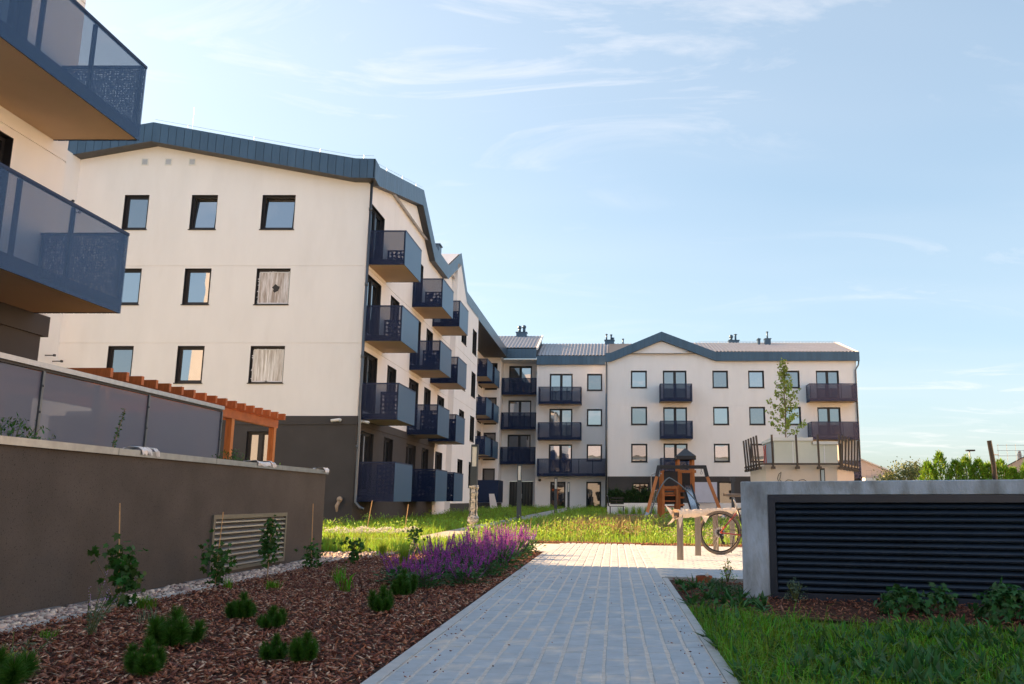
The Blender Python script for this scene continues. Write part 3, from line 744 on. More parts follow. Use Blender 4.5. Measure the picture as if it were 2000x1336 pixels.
s = MB(); ys = [-900, -60, 0, 15, 30, 50, 72, 120, 2600]
for y0, y1 in zip(ys, ys[1:]):
    for x0, x1 in ((-1400, -60), (-60, 0), (0, 60), (60, 1400)):
        s.quad((x0, y0, gz(y0) - .03), (x1, y0, gz(y0) - .03), (x1, y1, gz(y1) - .03), (x0, y1, gz(y1) - .03))
g = s.build('ground', SOIL); g['kind'] = 'structure'

# brick path: sand bed, kerbs, pavers
zs_ = .0085; s = MB(); s.quad((-1.174, -6, zs_), (.561, -6, zs_), (.561, 17.82, zs_), (-1.174, 18.5, zs_)); s.quad((.561, 10.5, zs_), (9.5, 7.1, zs_), (9.5, 14.4, zs_), (.561, 17.82, zs_))
s.poly([(-1.174, 15.5, zs_), (-1.174, 18.5, zs_), (-1.85, 18.75, zs_), (-1.5, 16.0, zs_)])
path = s.build('brick_path', SAND); path['kind'] = 'structure'
for x0, x1, ya, yb in ((-1.25, -1.175, -6, 15.4), (.562, .622, -6, 10.36)):
    y = ya
    while y < yb - .05:
        e = min(y + 1.0, yb); k = MB(); k.box(x0, x1, y + .003, e - .003, -.08, .015); k.build('kerb_stone', KERB, path); y = e
PW, PL = .1236, .222
def paver_mesh(w, l, rot=False):
    m_ = MB(); a, b = (w, l) if not rot else (l, w); b_ = .006
    m_.v = [(x, y, -.02) for x, y in ((-a / 2, -b / 2), (a / 2, -b / 2), (a / 2, b / 2), (-a / 2, b / 2))] + [(x, y, .008) for x, y in ((-a / 2, -b / 2), (a / 2, -b / 2), (a / 2, b / 2), (-a / 2, b / 2))] + [(x, y, .013) for x, y in ((-a / 2 + b_, -b / 2 + b_), (a / 2 - b_, -b / 2 + b_), (a / 2 - b_, b / 2 - b_), (-a / 2 + b_, b / 2 - b_))]
    m_.f = [(0, 1, 5, 4), (1, 2, 6, 5), (2, 3, 7, 6), (3, 0, 4, 7), (4, 5, 9, 8), (5, 6, 10, 9), (6, 7, 11, 10), (7, 4, 8, 11), (8, 9, 10, 11)]
    return m_
pm = paver_mesh(PW - .019, PL - .005); pme = pm.mesh('paver')
rest = MB()
def put_rest(m_, x, y, z):
    i = len(rest.v); rest.v += [(a + x, b + y, c + z) for a, b, c in m_.v]; rest.f += [tuple(i + q for q in f) for f in m_.f]
count = 0
for r_ in range(14):
    x = -1.17 + PW * (r_ + .5); off = (r_ % 2) * PL / 2 + random.uniform(-.04, .04)
    k = 0; y = -2.0 + off
    while y < 18.4 - .38 * x:
        yy = y + random.uniform(-.004, .004); z = random.uniform(-.0025, .0025)
        if 4.35 <= y < 8.98 and count < 300:
            link('paver', pme, PAVER, path, loc=(x + random.uniform(-.003, .003), yy, z)).rotation_euler = (random.uniform(-.004, .004), random.uniform(-.006, .006), random.uniform(-.008, .008)); count += 1
        else: put_rest(pm, x, yy, z)
        y += PL
pr = paver_mesh(PW - .012, PL - .008, True)
c20, s20 = math.cos(R(-20.8)), math.sin(R(-20.8))
pr2 = MB(); pr2.v = [(a * c20 - b * s20, a * s20 + b * c20, c) for a, b, c in pr.v]; pr2.f = pr.f
for j in range(64):
    for i in range(-22, 56):
        u = i * PL + (j % 2) * PL / 2; v = j * PW + .12
        x = .56 + u * c20 - v * s20; y = 10.55 + u * s20 + v * c20
        if x < .56 + .12 or y > 17.9 - .38 * x + .17 or x > 9.3: continue
        put_rest(pr2, x, y, random.uniform(-.002, .002))
o = rest.build('paver_field', PAVER, path); o['kind'] = 'stuff'
s = MB(); s.hexa([(.6, 10.42, -.08), (3.2, 9.43, -.08), (3.2, 9.5, -.08), (.6, 10.5, -.08), (.6, 10.42, .022), (3.2, 9.43, .022), (3.2, 9.5, .022), (.6, 10.5, .022)]); s.build('kerb_stone', KERB, path)

# concrete slab walk to the entrances
def walk_x(y): return (-4.75 + .015 * (y - 22), -3.75 + .022 * (y - 22))
walk = MB()
for y0, y1 in zip(np.arange(20, 72, 4), np.arange(24, 76, 4)):
    a, b = walk_x(y0), walk_x(y1)
    walk.quad((a[0], y0, gz(y0) - .012), (a[1], y0, gz(y0) - .012), (b[1], y1, gz(y1) - .012), (b[0], y1, gz(y1) - .012))
walk.quad((-9, 20.0, -.005), (-4.7, 20.0, .0), (-4.7, 21.2, .005), (-9, 21.2, .0))
walk = walk.build('concrete_walk', SAND); walk['kind'] = 'structure'
y = 20.0
while y < 72:
    L = .6; a, b = walk_x(y + .01), walk_x(y + L - .01); z0, z1 = gz(y), gz(y + L)
    s = MB(); s.hexa([(a[0], y + .01, z0 - .04), (a[1], y + .01, z0 - .04), (b[1], y + L - .01, z1 - .04), (b[0], y + L - .01, z1 - .04), (a[0], y + .01, z0 + .012), (a[1], y + .01, z0 + .012), (b[1], y + L - .01, z1 + .012), (b[0], y + L - .01, z1 + .012)])
    s.build('slab', SLAB, walk); y += L
x = -9.0
while x < -4.9:
    s = MB(); s.box(x + .01, x + .59, 20.01, 21.15, -.04, .025); s.build('slab', SLAB, walk); x += .6
s = MB(); s.poly([(.2, 33.5, gz(33) + .0), (9, 33.5, gz(33)), (9, 46.5, gz(46.5)), (-.2, 46.5, gz(46.5))]); o = s.build('play_surface', RUBBER); o['kind'] = 'structure'

# planting beds
s = MB(); s.poly([(-4.25, -2, -.012), (-1.25, -2, -.012), (-1.25, 15.45, -.012), (-1.6, 16.2, -.012), (-2.4, 16.2, -.012), (-4.3, 14.5, -.012)]); o = s.build('bark_bed', BARK_G); o['kind'] = 'structure'
s = MB(); s.poly([(.63, 7.2, -.012), (1.4, 7.0, -.012), (6, 5.2, -.012), (6, 8, -.012), (.63, 10.38, -.012)]); o = s.build('bark_bed', BARK_G); o['kind'] = 'structure'

def chips(P, L, W, T, tilt=0.6):
    """irregular bark pieces: 6 points, 8 triangles each"""
    n = len(P); a = rng.uniform(0, 2 * np.pi, n); t = rng.normal(0, tilt, n); r = rng.normal(0, tilt, n)
    D = np.stack([np.cos(a) * np.cos(t), np.sin(a) * np.cos(t), np.sin(t)], 1)
    S = np.stack([-np.sin(a), np.cos(a), np.zeros(n)], 1); S = unit(S + np.array([0, 0, 1]) * r[:, None]); Nn = unit(np.cross(D, S))
    l = L[:, None]; w = W[:, None]; h = T[:, None]; j = lambda k: rng.uniform(.6, 1.25, n)[:, None]
    V = np.stack([P - D * l * j(0) / 2 , P - S * w * j(0) / 2 + D * l * .1, P + D * l * j(0) / 2, P + S * w * j(0) / 2 - D * l * .12, P + Nn * h, P - Nn * h], 1).reshape(-1, 3)
    i = (np.arange(n) * 6)[:, None]
    F = np.concatenate([i + q for q in ([0, 1, 4], [1, 2, 4], [2, 3, 4], [3, 0, 4], [1, 0, 5], [2, 1, 5], [3, 2, 5], [0, 3, 5])])
    return V, F
def bed_pts(n, x0, x1, y0, y1, power=1.6):
    """denser near the viewer, as far pieces are too small to tell"""
    y = y0 + (y1 - y0) * rng.uniform(0, 1, n) ** power
    return np.stack([rng.uniform(x0, x1, n), y, np.zeros(n)], 1)
def in_bed(P):
    return P[(P[:, 1] < 14.4 + (-P[:, 0] - 4.3) * -.8) & (P[:, 1] < 15.6)]
P = in_bed(bed_pts(34000, -4.28, -1.27, 3.2, 16.0)); n = len(P); P[:, 2] = rng.uniform(-.008, .02, n)
V, F = chips(P, rng.gamma(4, .010, n) + .008, rng.gamma(4, .0045, n) + .006, rng.uniform(.002, .007, n), .5)
P2 = bed_pts(7000, .65, 4.2, 5.5, 10.4, 1.0); P2 = P2[P2[:, 1] > 7.4 - .42 * P2[:, 0] + .1]; P2 = P2[P2[:, 1] < 10.3 - .38 * (P2[:, 0] - .6)]; n = len(P2); P2[:, 2] = rng.uniform(-.008, .018, n)
V2, F2 = chips(P2, rng.gamma(4, .008, n) + .008, rng.gamma(4, .004, n) + .005, rng.uniform(.002, .006, n), .45)
V, F = join_np([(V, F), (V2, F2)])
o = link('bark_mulch', np_mesh('bark_mulch', V, F), BARK); o['kind'] = 'stuff'; tag(o, 'reddish brown bark mulch spread over the planting beds', 'mulch')
P = in_bed(bed_pts(3600, -4.28, -1.27, 3.4, 15.0)); n = len(P); P[:, 2] = .02
V, F = chips(P, rng.gamma(3, .012, n) + .01, rng.gamma(3, .0035, n) + .005, rng.uniform(.002, .005, n), .3)
o = link('pale_wood_chips', np_mesh('pale_wood_chips', V, F), BARK_L); o['kind'] = 'stuff'; tag(o, 'scattered pale wood splinters lying on the brown mulch', 'wood chips')
# bark crumbs strewn along the path's edge
P = np.concatenate([np.stack([-1.17 + np.abs(rng.normal(0, .12, 90)), rng.uniform(4.3, 14.5, 90), np.full(90, .02)], 1), np.stack([.55 - np.abs(rng.normal(0, .10, 50)), rng.uniform(4.3, 10, 50), np.full(50, .02)], 1), np.stack([rng.uniform(-1.1, .5, 40), rng.uniform(4.3, 12, 40), np.full(40, .018)], 1)])
n = len(P); V, F = chips(P, rng.uniform(.008, .03, n), rng.uniform(.005, .012, n), np.full(n, .004), .2)
o = link('bark_crumbs', np_mesh('bark_crumbs', V, F), BARK); o['kind'] = 'stuff'; tag(o, 'dark bark crumbs strewn on the grey brick path', 'crumbs')

# pebble strip along the retaining wall
PEB = mat('pebbles', (0.50, 0.40, 0.36), 0.6, var=0.1, vscale=60, island=0.5, hue=0.03, spec=0.4)
def pebbles(P, r):
    phi = (1 + 5 ** .5) / 2
    ico = unit(np.array([(-1, phi, 0), (1, phi, 0), (-1, -phi, 0), (1, -phi, 0), (0, -1, phi), (0, 1, phi), (0, -1, -phi), (0, 1, -phi), (phi, 0, -1), (phi, 0, 1), (-phi, 0, -1), (-phi, 0, 1)], float))
    tr = np.array([(0, 11, 5), (0, 5, 1), (0, 1, 7), (0, 7, 10), (0, 10, 11), (1, 5, 9), (5, 11, 4), (11, 10, 2), (10, 7, 6), (7, 1, 8), (3, 9, 4), (3, 4, 2), (3, 2, 6), (3, 6, 8), (3, 8, 9), (4, 9, 5), (2, 4, 11), (6, 2, 10), (8, 6, 7), (9, 8, 1)])
    n = len(P); a = rng.uniform(0, 6.28, n); ca, sa = np.cos(a)[:, None], np.sin(a)[:, None]
    sc = np.stack([rng.uniform(.8, 1.4, n), rng.uniform(.65, 1.0, n), rng.uniform(.5, .85, n)], 1) * r[:, None]
    q = ico[None] * rng.uniform(.85, 1.15, (n, 12, 1)) * sc[:, None, :]
    V = np.stack([q[..., 0] * ca - q[..., 1] * sa, q[..., 0] * sa + q[..., 1] * ca, q[..., 2]], -1) + P[:, None, :]
    F = (np.arange(n) * 12)[:, None, None] + tr[None]
    return V.reshape(-1, 3), F.reshape(-1, 3)
n = 4200; P = bed_pts(n, -4.67, -4.27, 4.5, 15.5, 1.3); P[:, 2] = rng.uniform(-.01, .02, n)
w_ = P[:, 1] > 13.9; P[w_, 0] += rng.uniform(-.6, .5, w_.sum())
V, F = pebbles(P, rng.gamma(9, .0021, n) + .003)
o = link('pebble_gravel', np_mesh('pebble_gravel', V, F, True), PEB); o['kind'] = 'stuff'; tag(o, 'pinkish grey pebble strip along the foot of the dark wall', 'gravel')
for k in range(11):
    y0 = 4 + k * 1.0; s = MB(); s.box(-4.275, -4.245, y0 + .004, y0 + .996, -.06, .018); s.build('kerb_stone', KERB, path)

# ------------------------------------------------------------------ retaining wall with vent grille
DW = mat('brown_grey_render', (0.084, 0.074, 0.068), 0.85, var=0.2, vscale=1.3, bump=0.5, bscale=160, spec=0.3, second=(0.030, 0.026, 0.026), sscale=60, slo=.60, shi=.63)
rw_ = thing('retaining_wall', 'dark brown rendered garden wall with aluminium vent grille and pale metal coping', 'wall', (-4.83, 8, 0))
OD = (-4.70, -4.0)
wall(rw_, OD, Y_, X_, 0, 18.11, -.1, 1.35, [(14.22, 16.46, .10, .70)], DW, reveal=.2)
s = MB(); s.quad((-4.70, 14.11, -.1), (-4.95, 14.11, -.1), (-4.95, 14.11, 1.35), (-4.70, 14.11, 1.35)); s.quad((-4.95, -4, -.1), (-4.95, 14.11, -.1), (-4.95, 14.11, 1.35), (-4.95, -4, 1.35)); s.build('rear_face', DW, rw_)
ALU = mat('aluminium_slats', (0.45, 0.46, 0.47), 0.38, 0.75, var=0.10, vscale=14)
ALU_F = mat('grille_frame', (0.18, 0.18, 0.165), 0.45, 0.6, var=0.1, vscale=10)
s = MB()
obox(s, OD, Y_, X_, 14.20, 16.48, -.02, .03, .685, .735); obox(s, OD, Y_, X_, 14.20, 16.48, -.02, .03, .065, .105); obox(s, OD, Y_, X_, 14.20, 14.25, -.02, .03, .105, .685); obox(s, OD, Y_, X_, 16.43, 16.48, -.02, .03, .105, .685)
gr = s.build('vent_grille', ALU_F, rw_)
for k in range(9):
    z = .115 + k * .0655; s = MB()
    q = lambda u, d, zz: PT(OD, Y_, X_, u, d, zz)
    s.hexa([q(14.25, .018, z), q(16.43, .018, z), q(16.43, .026, z), q(14.25, .026, z), q(14.25, .018, z + .012), q(16.43, .018, z + .012), q(16.43, .026, z + .012), q(14.25, .026, z + .012)])
    s.hexa([q(14.25, -.06, z + .062), q(16.43, -.06, z + .062), q(16.43, .019, z + .010), q(14.25, .019, z + .010), q(14.25, -.06, z + .068), q(16.43, -.06, z + .068), q(16.43, .019, z + .016), q(14.25, .019, z + .016)])
    s.build('slat', ALU, gr)
s = MB(); obox(s, OD, Y_, X_, 14.2, 16.5, -.21, -.205, .08, .72); s.build('grille_back', FASCIA_B, rw_)
COPE = mat('coping_sheet', (0.30, 0.33, 0.36), 0.34, 0.8, var=0.15, vscale=8)
y = -4.0
while y < 14.1:
    e = min(y + 2.02, 14.14); s = MB(); s.box(-4.98, -4.67, y + .004, e - .004, 1.352, 1.388); s.box(-4.674, -4.666, y + .004, e - .004, 1.325, 1.388); s.build('coping_sheet', COPE, rw_); y = e
FOIL = mat('torn_white_film', (0.62, 0.62, 0.64), 0.3, var=0.15, vscale=12, spec=0.7)
for (yy, wd, hh) in ((8.5, .20, .01), (8.76, .08, .02), (11.78, .14, .02), (11.3, .45, .004), (13.92, .22, .01)):
    s = MB(); m_ = 8
    rows_ = [(-4.86, .052), (-4.78, .056 + hh * .6), (-4.69, .055 + hh * .5), (-4.655, .03), (-4.655, .0 - hh * .8)]
    idx = []
    for i in range(m_ + 1):
        t = yy + wd * i / m_
        for xx, dz in rows_:
            s.v.append((xx + random.uniform(-.008, .008), t + random.uniform(-.01, .01), 1.355 + dz + random.uniform(-.012, .012) + .004))
    for i in range(m_):
        for j in range(4): a = i * 5 + j; s.f.append((a, a + 1, a + 6, a + 5))
    s.build('film_scrap', FOIL, rw_)
s = MB()
for k in range(7): s.box(-4.695 + .0, -4.66, 6.6 + k * 1.02, 6.6 + k * 1.02 + .9, -.02, .028 - (k % 3) * .006)
s.build('drain_edge', mat('grey_membrane', (.16, .17, .19), .6, var=.2, vscale=8), rw_)

# terrace, privacy screen, pergola
TER = mat('planter_soil', (0.07, 0.055, 0.04), 0.95, var=0.3, vscale=12)
s = MB(); s.box(-9.5, -6.4, -4, 14.35, -.1, 1.1); s.box(-9.5, -7.3, 14.35, 19.6, -.1, 1.1); tr_ = s.build('terrace', GREY); tag(tr_, 'raised terrace behind the dark garden wall under the pergola', 'terrace')
s = MB(); s.box(-6.4, -4.95, -4, 14.1, -.1, 1.28); o = s.build('planter_bed', TER); tag(o, 'soil bed on top of the dark garden wall in front of the screen', 'planter')
sc_ = thing('privacy_screen', 'long grey violet perforated metal screen standing on the terrace edge', 'screen', (-6.6, 8, 1.1))
OSn = (-6.6, -4.0)
for k in range(8):
    a, b = 0.1 + k * 2.28, 0.1 + (k + 1) * 2.28
    s = MB(); obox(s, OSn, Y_, X_, a + .012, b - .012, -.006, .006, 1.12, 2.36); s.build('screen_panel', PERF_P, sc_)
    s = MB(); obox(s, OSn, Y_, X_, b - .02, b + .02, .008, .03, 1.1, 2.37)
    for zz in (1.3, 1.6, 1.9, 2.2): s.tube([PT(OSn, Y_, X_, b, .03, zz), PT(OSn, Y_, X_, b, .042, zz)], .014, 6)
    s.build('post', PIPE, sc_)
    s = MB(); obox(s, OSn, Y_, X_, (a + b) / 2 - .03, (a + b) / 2 + .03, -.06, -.02, 1.1, 2.36); s.build('post', NAVY, sc_)
s = MB(); obox(s, OSn, Y_, X_, 0, 18.36, -.05, .05, 2.40, 2.46); s.build('handrail', STEEL, sc_); s = MB(); obox(s, OSn, Y_, X_, 0, 18.36, -.02, .02, 2.37, 2.40); s.build('rail_gap', FRAME, sc_)
s = MB(); obox(s, (-6.6, 14.36), mX, Y_, 0, 2.6, -.012, 0, 1.12, 2.38); s.build('screen_panel', PERF_P, sc_)
WOOD = mat('orange_stained_wood', (0.40, 0.115, 0.032), 0.55, var=0.22, vscale=6, stretch=(6, .8, 1), spec=0.4, bump=0.15, bscale=30, rnd=.12)
WOODV = mat('honey_stained_wood', (0.42, 0.150, 0.042), 0.55, var=0.22, vscale=6, stretch=(7, 7, .6), spec=0.4, rnd=.12)
pg = thing('pergola', 'orange stained timber pergola with a row of rafters above the terrace', 'pergola', (-8.4, 15.5, 1.1))
for k in range(17):
    y = 12.35 + k * .417; s = MB(); s.box(-9.35, -7.32, y - .035, y + .035, 2.665, 2.80); s.build('rafter', WOOD, pg)
for x in (-7.56, -9.1): s = MB(); s.box(x - .05, x + .05, 12.1, 19.15, 2.49, 2.66); s.build('beam', WOOD, pg)
for x in (-7.56, -9.1):
    for y in (12.6, 16.86, 18.98): s = MB(); s.box(x - .06, x + .06, y - .06, y + .06, 1.1, 2.488); s.build('post', WOODV, pg)

# concrete vent block with louvres
c18, s18 = math.cos(R(-20)), math.sin(R(-20))
UE, NE = (c18, s18), (s18, -c18)
OE = (1.235, 8.52)
vb = thing('vent_block', 'raw grey concrete vent block with wide dark navy louvre grille', 'vent block', (2.8, 8.4, 0))
s = MB(); L = 5.0; top = 1.085
fp = [(0, -.1), (.265, -.1), (.265, .955), (L, .955), (L, top), (0, top)]
s.v = [PT(OE, UE, NE, u, 0, z) for u, z in fp] + [PT(OE, UE, NE, u, -1.3, z) for u, z in fp]
s.f = [(0, 1, 2, 5), (2, 3, 4, 5), (6, 11, 8, 7), (8, 11, 10, 9)] + [(i, (i + 6), (i + 1) % 6 + 6, (i + 1) % 6) for i in range(6)]
obox(s, OE, UE, NE, .27, L - .004, -1.29, -.285, -.1, .95)
o = s.build('concrete_shell', CONC, vb)
bv = o.modifiers.new('edge', 'BEVEL'); bv.width = .012; bv.segments = 2
LOU = mat('navy_louvre', (0.016, 0.030, 0.055), 0.36, 0.15, var=0.2, vscale=3, spec=0.5)
s = MB(); obox(s, OE, UE, NE, .266, .335, -.20, .006, .0, .953); obox(s, OE, UE, NE, .335, L, -.20, .006, .885, .953); obox(s, OE, UE, NE, .335, L, -.20, .006, -.02, .05)
lf = s.build('louvre_frame', LOU, vb)
for k in range(14):
    z = .075 + k * .0588; s = MB(); q = lambda u, d, zz: PT(OE, UE, NE, u, d, zz)
    prof = [(-.10, z + .068), (-.06, z + .050), (-.022, z + .024), (-.006, z + .006), (-.010, z - .006), (-.020, z - .008)]
    for (d0, z0), (d1, z1) in zip(prof, prof[1:]):
        s.hexa([q(.337, d0, z0 - .003), q(L, d0, z0 - .003), q(L, d1, z1 - .003), q(.337, d1, z1 - .003), q(.337, d0, z0), q(L, d0, z0), q(L, d1, z1), q(.337, d1, z1)])
    s.build('louvre_slat', LOU, lf)
s = MB(); obox(s, OE, UE, NE, .336, L, -.27, -.26, .0, .95); s.build('louvre_back', FASCIA_B, vb)

# terracotta drain pot in the bed
TERRA = mat('terracotta', (0.36, 0.10, 0.045), 0.7, var=0.12, vscale=20)
s = MB(); s.tube([(1.02, 10.08, -.03), (1.02, 10.08, .055), (1.02, 10.08, .06), (1.02, 10.08, .06), (1.02, 10.08, .0)], [.085, .095, .095, .08, .075], 16, cap=False)
o = s.build('drain_pot', TERRA, smooth=True); tag(o, 'small terracotta pipe ring sunk in the bed by the path corner', 'pot')
# ------------------------------------------------------------------ path lamps
LAMP = mat('lamp_post_paint', (0.060, 0.072, 0.085), 0.45, 0.2, var=0.06)
DIFF = mat('lamp_diffuser', (0.74, 0.72, 0.66), 0.4, var=0.03)
WRAP = mat('cling_film', (0.62, 0.54, 0.46), 0.28, var=0.4, vscale=16, stretch=(1, 1, 2.4), second=(.17, .17, .18), sscale=7, slo=.48, shi=.62, spec=.8)
def lamp(x, y, h, w, label, wrapped=False):
    z = gz(y); t = thing('path_lamp', label, 'lamp', (x, y, z), 'slim square path lamps')
    s = MB(); s.box(x - w / 2, x + w / 2, y - w / 2, y + w / 2, z - .03, z + h - .62); s.build('post', LAMP, t)
    s = MB()
    for dx in (-1, 1): s.box(x + dx * (w / 2 - .012) - .012, x + dx * (w / 2 - .012) + .012, y - w / 2, y + w / 2, z + h - .618, z + h - .062)
    s.box(x - w / 2, x + w / 2, y - w / 2, y + w / 2, z + h - .06, z + h); s.build('lamp_head', LAMP, t)
    s = MB(); s.box(x - w / 2 + .03, x + w / 2 - .03, y - w / 2 + .02, y + w / 2 - .02, z + h - .616, z + h - .064); s.build('diffuser', DIFF, t)
    if wrapped:
        s = MB(); m_ = 22
        for i in range(m_ + 1):
            zz = z + .12 + 1.15 * i / m_; r = w * .60 + random.uniform(-.006, .012) + (.045 if i in (3, 4, 5) else 0) + (.02 if i > 20 else 0)
            for j in range(10):
                a = 2 * math.pi * j / 10; s.v.append((x + math.cos(a) * r * random.uniform(.94, 1.08), y + math.sin(a) * r * random.uniform(.94, 1.08), zz + random.uniform(-.02, .02)))
        for i in range(m_):
            for j in range(10): a = i * 10 + j; b = i * 10 + (j + 1) % 10; s.f.append((a, b, b + 10, a + 10))
        s.build('plastic_wrap', WRAP, t)
    return t
lamp(-3.98, 24.6, 2.42, .185, 'dark square path lamp with its shaft wrapped in crumpled plastic film', True)
lamp(-3.72, 34.0, 2.20, .165, 'plain dark square path lamp, tallest one right of the wrapped lamp')
lamp(-3.27, 48.5, 1.98, .16, 'slim dark path lamp in front of the left glass entrance door')
lamp(-3.0, 57.0, 1.85, .15, 'farthest slim path lamp between the two glass entrance doors')

# ------------------------------------------------------------------ cycle stand and bicycle
STAIN = mat('brushed_stainless', (0.30, 0.26, 0.22), 0.34, 0.85, var=0.12, vscale=20, stretch=(1, 1, .1))
PAPER = mat('torn_paper_wrap', (0.74, 0.62, 0.50), 0.7, var=0.12, vscale=10, bump=0.5, bscale=30, transl=.15)
rk = thing('bike_rack', 'stainless steel cycle stand with its top bar wrapped in torn cream paper', 'bike rack', (1.7, 15.5, 0))
rd = Vector((1.55, 4.3, 0)).normalized(); r0 = Vector((.93, 13.25, .70)); rl = 4.57
for k, t_ in enumerate((.22, 1.32, 2.6, 4.0)):
    p = r0 + rd * t_; s = MB(); s.box(p.x - .047, p.x + .012, p.y - .02, p.y + .02, .012, .69); s.box(p.x + .018, p.x + .05, p.y - .02, p.y + .02, .012, .69); s.box(p.x - .047, p.x + .05, p.y - .004, p.y + .015, .014, .68); s.build('post', STAIN, rk)
s = MB(); s.bar(r0 + Vector((0, 0, .0)), r0 + rd * rl, .06, .05); s.build('top_bar', STAIN, rk)
s = MB(); n_ = 34; side = Vector((rd.y, -rd.x, 0))
for i in range(n_ + 1):
    t_ = -.02 + (rl + .04) * i / n_; c = r0 + rd * t_; rr = .052 + random.uniform(-.004, .006) + (.012 if i in (0, 1, 9, 10, 33) else 0)
    for j in range(10):
        a = 2 * math.pi * j / 10; e = random.uniform(.85, 1.15); q = c + side * math.cos(a) * rr * e + Vector((0, 0, 1)) * math.sin(a) * rr * 1.15 * e; s.v.append(tuple(q))
for i in range(n_):
    for j in range(10): a = i * 10 + j; b = i * 10 + (j + 1) % 10; s.f.append((a, b, b + 10, a + 10))
s.build('paper_wrap', PAPER, rk)
s = MB()
for pts in ([(-.01, .05, .03), (-.16, .03, .14), (-.07, .0, -.02)], [(-.01, .03, -.02), (-.13, .0, -.16), (-.05, .02, -.12), (.02, .03, -.05)], [(.03, 0, -.04), (.06, -.01, -.22), (.11, .0, -.05)], [(.45, 0, -.03), (.52, -.02, -.15), (.60, .0, -.04)]):
    s = MB(); s.poly([(r0.x + a, r0.y + b + a * 1.4 * (a > .2), r0.z + c) for a, b, c in pts]); s.build('paper_shred', PAPER, rk)

